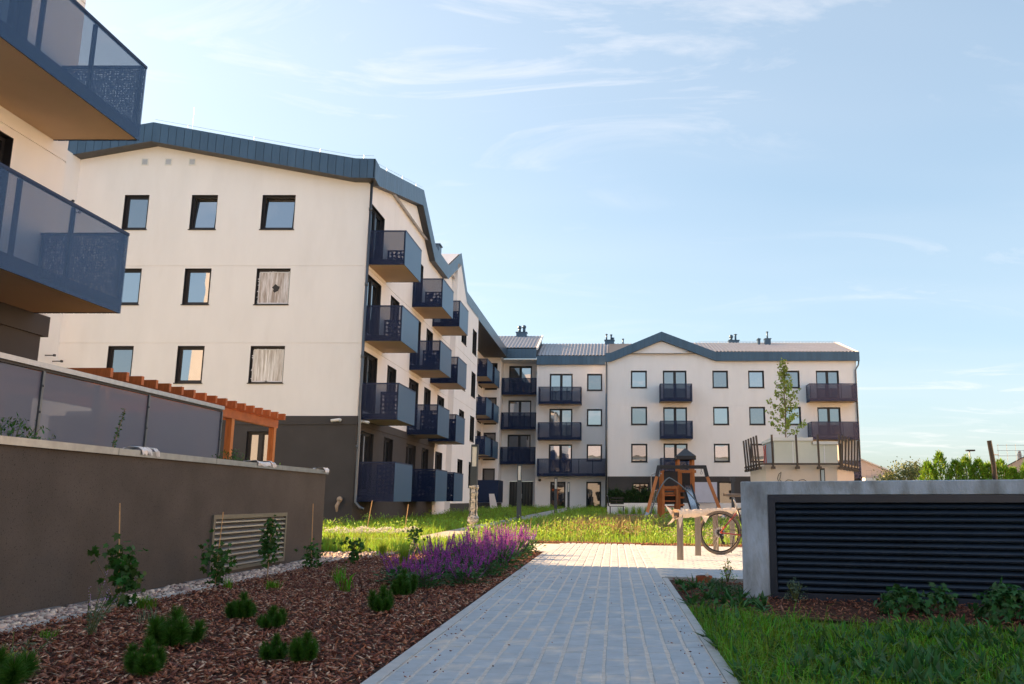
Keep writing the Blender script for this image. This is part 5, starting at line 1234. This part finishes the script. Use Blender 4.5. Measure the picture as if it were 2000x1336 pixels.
pine(9, 7, .34, .20, (-3.02, 4.42, 0), 'dwarf pine cut by the lower left edge of the picture')

# purple sage
def sage_mesh(seed, spikes, R_, H_):
    r_ = np.random.default_rng(seed); fl = []; st = MB()
    for k in range(spikes):
        a = r_.uniform(0, 6.283); q = R_ * math.sqrt(r_.uniform(0, 1)); x, y = q * math.cos(a), q * math.sin(a); h = H_ * r_.uniform(.55, 1.15); lean = .28
        tip = np.array([x * (1 + lean), y * (1 + lean), h]); base = np.array([x * .6, y * .6, .05]); d = unit((tip - base)[None])[0]; L = r_.uniform(.13, .24)
        st.tube([tuple(base), tuple(tip - d * L * .3)], .0022, 3, cap=False)
        n = 60; t = np.sort(r_.uniform(0, 1, n)); P = tip - d * L + d * L * t[:, None]; an = r_.uniform(0, 6.283, n)
        D = unit(np.stack([np.cos(an), np.sin(an), np.full(n, .75)], 1)); fl.append(leaves(P, D, r_.normal(0, 1, (n, 3)), .019 * (1.15 - .75 * t), .011 * (1.15 - .7 * t)))
    m_ = 330; c = np.stack([r_.normal(0, R_ * .55, m_), r_.normal(0, R_ * .55, m_), r_.uniform(.02, .24, m_)], 1); dd = c * [1, 1, .3] + r_.normal(0, .08, (m_, 3)); dd[:, 2] += .05
    lf = leaves(c, dd, np.tile([0, 0, 1.0], (m_, 1)) + r_.normal(0, .3, (m_, 3)), r_.uniform(.05, .10, m_), r_.uniform(.022, .042, m_))
    return np_mesh('flower_spikes', *join_np(fl)), st.mesh('stems'), np_mesh('leaf_clump', *lf)
protos = []
spots = [(-1.98, 9.25, .36), (-1.62, 9.62, .36), (-2.35, 9.75, .40), (-1.95, 10.05, .42), (-1.55, 10.5, .44), (-2.2, 10.7, .48), (-1.85, 11.2, .52), (-1.5, 11.6, .54), (-2.3, 11.7, .52), (-1.9, 12.1, .55), (-1.55, 12.7, .58), (-2.2, 12.6, .55), (-1.85, 13.2, .58), (-1.55, 13.7, .60), (-2.15, 13.6, .58), (-1.8, 14.3, .60), (-1.5, 14.7, .58)]
for i, (x, y, h) in enumerate(spots):
    if i < 4: protos.append(sage_mesh(40 + i, 38, .21, .50))
    t = thing('purple_sage', 'purple flowering sage plant in the dense row beside the brick path', 'flowers', (x, y, 0), 'purple sage row along the path'); t['local'] = 1
    t.rotation_euler = (0, 0, random.uniform(0, 6.28)); k = h / .60; t.scale = (.95, .95, k)
    f, st, lf = protos[i % 4]
    link('flower_spikes', f, PURPLE, t)['kind'] = 'stuff'; link('stems', st, STEM_P, t)['kind'] = 'stuff'; link('leaf_clump', lf, G_LEAF2, t)['kind'] = 'stuff'

# climbers on canes along the dark wall
def vine(x, y, cane_h, lean, clumps, nl, size, label, leafm=None):
    t = thing('climbing_vine', label, 'vine', (x, y, 0), 'young climbers tied to canes'); t['local'] = 1
    s = MB(); s.tube([(0, 0, -.02), (lean * .5, 0, cane_h * .5), (lean, .01, cane_h)], .006, 6); s.build('cane', CANE, t)
    parts = []; st = MB()
    for (cx_, cz, sx, sz, n) in clumps:
        n = int(n * 1.35)
        c = np.stack([cx_ + rng.normal(0, sx, n), rng.normal(0, sx * .8, n), cz + rng.normal(0, sz, n)], 1); c[:, 2] = np.maximum(c[:, 2], .03)
        d = rdir(n, -.5); d[:, 1] -= .2; nn = rdir(n); nn[:, 1] -= 1.2; nn[:, 0] += .3
        parts.append(lobed(c, d, unit(nn), rng.uniform(.6, 1.15, n) * size * 1.15)); st.tube([(0, 0, 0), (cx_ * .5 + .01, 0, cz * .5), (cx_, 0, cz)], .004, 5)
    link('leaves', np_mesh('leaves', *join_np(parts)), leafm or G_LEAF, t)['kind'] = 'stuff'; st.build('stem', BARKT, t)
vine(-4.2, 7.55, .88, -.09, [(.02, .38, .05, .07, 50), (.03, .24, .06, .07, 56), (-.10, .47, .03, .07, 18), (-.26, .44, .02, .03, 5), (.05, .08, .07, .04, 34)], 0, .055, 'leggy climber on a leaning cane nearest the lower left of the dark wall')
vine(-4.28, 9.5, .78, .02, [(-.06, .36, .06, .06, 34), (.05, .26, .07, .07, 44), (0, .1, .05, .05, 20)], 0, .055, 'broad climber at the left edge of the vent grille')
vine(-4.12, 10.5, .70, .02, [(.0, .48, .05, .08, 70), (.0, .30, .06, .08, 80), (.0, .62, .03, .04, 24)], 0, .045, 'tall dense column of leaves in front of the vent grille')
vine(-4.12, 12.0, .86, -.03, [(.0, .20, .07, .08, 60), (.03, .08, .08, .05, 30)], 0, .045, 'short bushy climber right of the vent grille')
vine(-3.72, 12.6, .30, .0, [(.0, .26, .08, .06, 40), (.0, .12, .05, .06, 30)], 0, .055, 'dark leafy climber standing free at the end of the dark wall')
vine(-3.35, 14.6, .2, .1, [(.03, .38, .07, .05, 34), (.0, .2, .04, .1, 34)], 0, .05, 'sunlit climber arching left of the purple sage')
for x, y, h, lx, lb in ((-6.9, 24.4, .85, .12, 'thin grey cane leaning right in the lit lawn'), (-5.7, 23.8, .75, .08, 'pinkish cane leaning right in the lit lawn')):
    s = MB(); s.tube([(x, y, gz(y) - .05), (x + lx, y, gz(y) + h)], .011, 6); o = s.build('garden_cane', CANE); tag(o, lb, 'cane')

# grassy tufts, lilies, spires and weeds in the bed
def tuft(x, y, n, h, bend, m, label, w=.006, cat='grass tuft'):
    P = np.stack([rng.normal(0, .03, n), rng.normal(0, .03, n), np.full(n, -.01)], 1)
    V, F = blades(P, rng.uniform(.5, 1.05, n) * h, np.full(n, w) * rng.uniform(.7, 1.2, n), rng.uniform(.3, 1.0, n) * bend); o = link('grass_tuft', np_mesh('grass_tuft', V, F), m, None, (x, y, 0)); tag(o, label, cat)
tuft(-3.95, 7.5, 150, .16, 1.0, G_GRASS, 'green grass tuft beside the pebbles in front of the first climber')
tuft(-3.55, 6.75, 26, .16, .6, G_SILV, 'sparse pale grass tuft in the mulch near the spires')
tuft(-4.05, 9.3, 60, .15, .5, G_GRASS, 'small grass tuft below the climber at the grille')
tuft(-3.55, 9.2, 120, .14, 1.0, G_GRASS, 'grey green fine grass tuft behind the upright pine')
tuft(-2.72, 9.0, 26, .30, 1.0, G_GRASS, 'broad bladed lily clump in the mulch left of the purple sage', .016, 'lily')
tuft(-3.1, 9.9, 24, .28, .8, G_GRASS, 'lily clump with long arching leaves below the free climber', .014, 'lily')
tuft(-3.75, 5.95, 60, .10, 1.0, G_GRASS, 'dark low grass tuft left of the silvery spires')
tuft(-3.0, 12.6, 260, .35, .5, G_MEAD, 'bright grass clump in the sun left of the sage')
tuft(-3.9, 14.8, 240, .30, .6, G_MEAD, 'sunlit grass clump at the end of the dark wall')
def spire(x, y, stems, h, label, leafm, flower=None, cat='perennial'):
    t = thing('flower_spire', label, cat, (x, y, 0)); t['local'] = 1; st = MB(); parts = []; fl = []
    for k in range(stems):
        a = rng.uniform(0, 6.28); hh = h * rng.uniform(.6, 1.05); tip = np.array([.14 * math.cos(a) * hh / h + .08, .1 * math.sin(a), hh]); st.tube([(0, 0, -.01), tuple(tip * .5 + [-.01, 0, 0]), tuple(tip)], .0025, 4)
        n = 34; t_ = rng.uniform(.05, .72, n); parts.append(leaves(tip * t_[:, None], rdir(n, .5), rdir(n, 1), rng.uniform(.02, .055, n), rng.uniform(.004, .010, n)))
        if flower: n = 22; t_ = rng.uniform(.72, 1, n); fl.append(leaves(tip * t_[:, None], rdir(n, .3), rdir(n), np.full(n, .010), np.full(n, .006)))
    st.build('stems', STEM_G, t); link('leaves', np_mesh('leaves', *join_np(parts)), leafm, t)
    if flower: link('flowers', np_mesh('flowers', *join_np(fl)), flower, t)['kind'] = 'stuff'
spire(-3.52, 6.0, 8, .46, 'silvery green flower spires in front of the first climber', G_SILV, LILAC)
spire(-3.14, 4.72, 3, .24, 'grey green seedling stem at the lower left of the bark bed', G_SILV)
spire(-3.35, 5.02, 2, .12, 'tiny yellowish seedling at the left edge of the bark bed', G_MEAD)
# herbs by the concrete block
def mound(x, y, r, h, n, size, m, label, cat='perennial', lob=False, z=0.0):
    a = rng.uniform(0, 6.283, n); el = rng.uniform(.1, 1.5, n); rr = rng.uniform(.55, 1, n)
    P = np.stack([np.cos(a) * np.cos(el) * r * rr, np.sin(a) * np.cos(el) * r * rr, np.sin(el) * h * rr], 1)
    nn = unit(P / [r, r, h] + rng.normal(0, .25, (n, 3)) + [0, 0, .4]); d = rdir(n, -.2)
    V, F = (lobed(P, d, nn, rng.uniform(.6, 1.2, n) * size) if lob else leaves(P, d, nn, rng.uniform(.6, 1.2, n) * size, rng.uniform(.3, .45, n) * size))
    t = thing('leafy_perennial', label, cat, (x, y, z)); t['local'] = 1; link('leaves', np_mesh('leaves', V, F), m, t)
    s = MB()
    for k in range(9): a_ = k * .7; s.tube([(0, 0, -.02), (r * .5 * math.cos(a_), r * .5 * math.sin(a_), h * .7)], .003, 4)
    s.build('stems', STEM_G, t)
mound(2.35, 7.25, .24, .21, 260, .06, G_LEAF2, 'left leafy clump of lobed leaves before the louvre grille', lob=True)
mound(2.66, 7.25, .15, .22, 130, .055, G_LEAF2, 'smaller upright lobed clump beside the left one at the grille', lob=True)
mound(3.02, 6.85, .28, .27, 340, .065, G_LEAF2, 'largest lobed clump before the louvre grille at right', lob=True)
mound(3.42, 6.6, .18, .18, 150, .06, G_LEAF2, 'lobed clump cut by the right picture edge', lob=True)
mound(1.66, 8.15, .13, .20, 220, .03, G_SILV, 'feathery herb with tiny white daisies at the concrete corner')
mound(1.05, 9.3, .22, .10, 260, .03, G_SILV, 'ferny silvery ground cover patch in the right bed')
mound(1.22, 8.75, .20, .09, 240, .03, G_SILV, 'second ferny patch close to the concrete corner')
mound(1.28, 10.0, .10, .24, 130, .035, G_GRASS, 'loose green weed left of the concrete block edge')
s = MB()
for k in range(9): a = k * .7; s.tube([(.98, 9.35, .125), (.98 + .022 * math.cos(a), 9.35 + .012 * math.sin(a), .13 + .018 * math.sin(a))], [.006, .004], 4)
o = s.build('daisy_bloom', PETAL); tag(o, 'single white bloom above the ferny patch in the right bed', 'flower')
# creeping shrubs spilling over the wall coping
mound(-5.2, 7.4, .42, .36, 300, .05, G_LEAF, 'wispy shrub behind the coping at the far left of the dark wall', 'shrub', z=1.27)
mound(-5.2, 11.7, .36, .32, 380, .045, G_LEAF, 'bushy shrub behind the coping in front of the screen end', 'shrub', z=1.27)
mound(-5.3, 13.4, .40, .20, 160, .045, G_MEAD, 'straggly shrub behind the coping near the pergola post', 'shrub', z=1.27)
mound(-5.1, 13.9, .22, .14, 120, .05, G_MEAD, 'yellowish weeds at the right end of the coping', 'weeds', z=1.27)
t = thing('upright_twig', 'single upright leafy twig in front of the grey violet screen', 'shrub', (-5.4, 9.2, 1.27)); t['local'] = 1
n = 120; u = rng.uniform(0, 1, n); V, F = leaves(np.stack([.03 * u, .18 * u + rng.normal(0, .015, n), .62 * u], 1), rdir(n, .3), rdir(n, .5), rng.uniform(.02, .045, n), rng.uniform(.012, .02, n)); link('leaves', np_mesh('leaves', V, F), G_LEAF, t); s = MB(); s.tube([(0, 0, -.02), (.03, .18, .62)], .005, 5); s.build('stem', BARKT, t)

# trees and hedges
def young_tree(x, y, z, h, label):
    t = thing('young_tree', label, 'tree', (x, y, z)); t['local'] = 1; s = MB(); r_ = np.random.default_rng(5)
    s.tube([(0, 0, -.05), (.02, 0, h * .4), (-.01, .01, h * .75), (.02, 0, h)], [.022, .017, .010, .004], 7); P = []
    for k in range(26):
        f = .03 + .91 * k / 26; b = np.array([.01, 0, h * f]); a = k * 2.4; L = (.62 * (1 - f) + .12) * r_.uniform(.7, 1.15); tip = b + [L * math.cos(a) * .75, L * math.sin(a) * .75, L * .62]
        s.tube([tuple(b), tuple((b + tip) / 2 + [0, 0, -.02]), tuple(tip)], [.007, .005, .002], 4)
        for q in np.linspace(.25, 1.05, max(4, int(L * 18))): P.append(b + (tip - b) * q + r_.normal(0, .03, 3))
    for q in np.linspace(.8, 1.02, 16): P.append(np.array([r_.normal(0, .03), r_.normal(0, .03), h * q]))
    s.build('trunk', BARKT, t); P = np.array(P); P = np.concatenate([P + r_.normal(0, .025, P.shape) for _ in range(6)]); n = len(P)
    link('crown', np_mesh('crown', *leaves(P, rdir(n, -.2), rdir(n, .3), rng.uniform(.055, .095, n), rng.uniform(.045, .075, n))), G_TREE, t)
young_tree(4.98, 25.0, 2.62, 2.35, 'slender young tree with sparse light leaves rising from the vent kiosk')
def conifer(x, y, h, r, m, label, grp, z=None, n=2600, name='thuja'):
    z = gz(y) if z is None else z; t = thing(name, label, 'hedge tree', (x, y, z), grp); t['local'] = 1
    u = rng.uniform(0, 1, n) ** .8; a = rng.uniform(0, 6.283, n); k = 7; rad = r * (np.minimum(1, (1 - u) * 2.6) ** .6) * (.82 + .25 * np.sin(a * k + u * 9)) * np.sqrt(rng.uniform(.25, 1, n))
    k2 = rng.uniform(0, 1, n) < .14; rad = rad * np.where(k2, rng.uniform(1.0, 1.3, n), 1.0)
    P = np.stack([rad * np.cos(a), rad * np.sin(a), .05 + u * h * .93 + np.where(k2, rng.uniform(0, .22, n), 0)], 1); D = unit(np.stack([np.cos(a) * .6, np.sin(a) * .6, np.full(n, .9)], 1) + rng.normal(0, .3, (n, 3)))
    link('foliage', np_mesh('foliage', *leaves(P, D, rdir(n), rng.uniform(.10, .24, n), rng.uniform(.03, .06, n))), m, t); s = MB(); s.tube([(0, 0, -.1), (0, 0, h * .85)], [.05, .015], 6); s.build('trunk', BARKT, t)
lab = ['short bright thuja at the left end of the sunlit hedge row', 'tallest bright thuja, second in the sunlit hedge row', 'narrow thuja right of the tallest in the hedge row', 'wide thuja in the middle of the hedge row', 'rounded thuja left of the gap in the hedge row', 'thuja below the street lamp in the hedge row', 'thuja just left of the leaning post', 'low thuja right of the leaning post', 'last thuja cut by the right picture edge']
for k, (x, h, r) in enumerate(((16.3, 2.75, .58), (17.0, 3.3, .55), (17.75, 2.85, .55), (18.35, 3.05, .62), (18.95, 2.9, .55), (19.5, 2.7, .58), (20.1, 2.85, .58), (20.75, 2.45, .5), (21.5, 2.8, .6))): conifer(x, 45 + .15 * (k % 2), h, r, G_THUJA, lab[k], 'sunlit thuja row beyond the concrete block')
for k in range(13):
    x = -.2 + k * .32 if k < 10 else 4.6 + (k - 10) * .35
    conifer(x, 48.6, 1.15 + .12 * math.sin(k * 2.1), .2, G_DARKH, 'dark upright hedge plant behind the low pale wall by the playground', 'dark hedge plants behind the low wall', z=.25, n=700, name='hedge_plant')
for k in range(9):
    x = .3 + k * .36; P = np.stack([rng.normal(0, .06, 60), rng.normal(0, .05, 60), np.zeros(60)], 1); V, F = blades(P, rng.uniform(.2, .6, 60), np.full(60, .018), rng.uniform(.1, .5, 60)); o = link('ornamental_grass', np_mesh('ornamental_grass', V, F), G_MEAD, None, (x, 47.6, gz(47.6))); tag(o, 'small ornamental grass planted at the foot of the low pale wall', 'grass', 'ornamental grasses along the low wall')
def round_tree(x, y, z, h, r, label, m, n=3200):
    t = thing('deciduous_tree', label, 'tree', (x, y, z)); t['local'] = 1; r_ = np.random.default_rng(int(x * 10)); s = MB(); s.tube([(0, 0, -.2), (.1, 0, h * .3), (0, 0, h * .6)], [.18, .14, .08], 7); cs = []
    for k in range(12):
        a = k * 2.4; e = r_.uniform(.2, 1.0); c = np.array([r * .62 * math.cos(a) * r_.uniform(.5, 1.1), r * .62 * math.sin(a), h * (.45 + .42 * e)]); cs.append(c); s.tube([(0, 0, h * .35), tuple(c * .6 + np.array([0, 0, h * .12])), tuple(c)], [.08, .05, .02], 5)
    P = np.concatenate([c + r_.normal(0, 1, (n // 12, 3)) * [r * .26, r * .26, h * .085] for c in cs]); q = len(P); link('crown', np_mesh('crown', *leaves(P, rdir(q), rdir(q, .5), rng.uniform(.14, .26, q), rng.uniform(.09, .16, q))), m, t); s.build('trunk', BARKT, t)
OLIVE = mat('olive_leaves', (0.17, 0.20, 0.07), 0.6, var=.2, vscale=1, island=.35, transl=.3)
round_tree(27.4, 82, .3, 4.3, 2.3, 'airy rounded tree between the pale house and the thuja row', OLIVE); round_tree(25.2, 96, .3, 5.2, 2.0, 'distant green crown above the pale house roof', OLIVE, 1500)
# house and neighbours beyond
PINKW = mat('pale_pink_render', (0.62, 0.49, 0.42), 0.9, var=.04)
hs = thing('house', 'pale pink low house with sloping roof beyond the right block', 'building', (27, 92, .3))
s = MB(); s.hexa([(24.5, 90, -.2), (29.0, 90, -.2), (29.0, 98, -.2), (24.5, 98, -.2), (24.5, 90, 5.6), (29.0, 90, 3.7), (29.0, 98, 3.7), (24.5, 98, 5.6)]); s.build('wall', PINKW, hs)
s = MB(); s.hexa([(24.3, 89.8, 5.68), (29.2, 89.8, 3.68), (29.2, 98.2, 3.68), (24.3, 98.2, 5.68), (24.3, 89.8, 5.8), (29.2, 89.8, 3.8), (29.2, 98.2, 3.8), (24.3, 98.2, 5.8)]); s.build('roof', STUCCO2, hs)
window(hs, (26.0, 90), X_, mY, .15, .75, 3.0, 4.0)
s = MB(); s.box(25.5, 30.5, 88.2, 89.7, -.2, 3.2); s.build('balcony_parapet', STUCCO, hs)
for k in range(6): s = MB(); x = 26.7 + k * .6; s.tube([(x, 89, 3.2), (x, 89, 3.4 + .25 * (k % 3))], [.1, .05], 5); s.build('potted_shrub', G_DARKH, hs)
s = MB(); s.tube([(25.6, 92, 5.6), (25.6, 92, 6.0)], .03, 5); s.ball((25.7, 91.9, 6.1), .35, 8, 5, .6); s.build('satellite_dish', STEEL, hs)
h2 = thing('house', 'pinkish house gable with a row of chimneys at the right picture edge', 'building', (36, 75, .3))
OH, UH, NH = (33.9, 75.5), (.913, -.407), (-.407, -.913)
s = MB()
for d0 in (0, -9): s.poly([PT(OH, UH, NH, u, d0, z) for u, z in ((0, -.2), (10, -.2), (10, 3.7), (5, 6.3), (0, 3.7))])
s.quad(PT(OH, UH, NH, 0, 0, -.2), PT(OH, UH, NH, 0, -9, -.2), PT(OH, UH, NH, 0, -9, 3.7), PT(OH, UH, NH, 0, 0, 3.7)); s.build('wall', PINKW, h2)
s = MB()
for a, b in (((-.3, 3.6), (5, 6.4)), ((10.3, 3.6), (5, 6.4))): s.quad(PT(OH, UH, NH, a[0], .12, a[1]), PT(OH, UH, NH, b[0], .12, b[1]), PT(OH, UH, NH, b[0], -9.2, b[1]), PT(OH, UH, NH, a[0], -9.2, a[1]))
s.build('roof', SOFM, h2)
window(h2, OH, UH, NH, 1.2, 2.0, 2.2, 3.3)
for k in range(4):
    s = MB(); u = 1.5 + k * .55; z_ = 4.7 + k * .28; p = PT(OH, UH, NH, u, -2, 0); s.box(p[0] - .12, p[0] + .12, p[1], p[1] + .3, z_ - .8, z_ + .35); s.ball((p[0], p[1] + .1, z_ + .45), .15, 8, 5); s.build('chimney', PINKW, h2)
po = thing('leaning_post', 'thick dark post leaning above the thuja row with wire mesh attached', 'post', (17.9, 41, gz(41)))
s = MB(); s.tube([(18.05, 41, 0), (17.98, 41, 2.6), (17.86, 41, 3.72)], [.12, .115, .11], 10); s.build('shaft', BLK, po)
s = MB()
for k in range(5): s.tube([(18.25 + k * .42, 41, 2.7), (18.25 + k * .42, 41, 3.55)], .009, 4)
for z_ in (3.0, 3.25, 3.5): s.tube([(18.2, 41, z_), (20.4, 41, z_)], .009, 4)
s.bar((17.95, 41, 3.05), (18.25, 41, 3.05), .05); s.build('wire_mesh', STEEL, po)
sl_ = thing('street_lamp', 'tiny distant street lamp standing above the thuja row', 'lamp', (35, 85, .3)); s = MB(); s.tube([(35, 85, 0), (35, 85, 5.7)], .07, 6); s.build('pole', STEEL, sl_); s = MB(); s.box(34.7, 35.5, 84.8, 85.2, 5.7, 5.85); s.build('lamp_head', BLK, sl_)
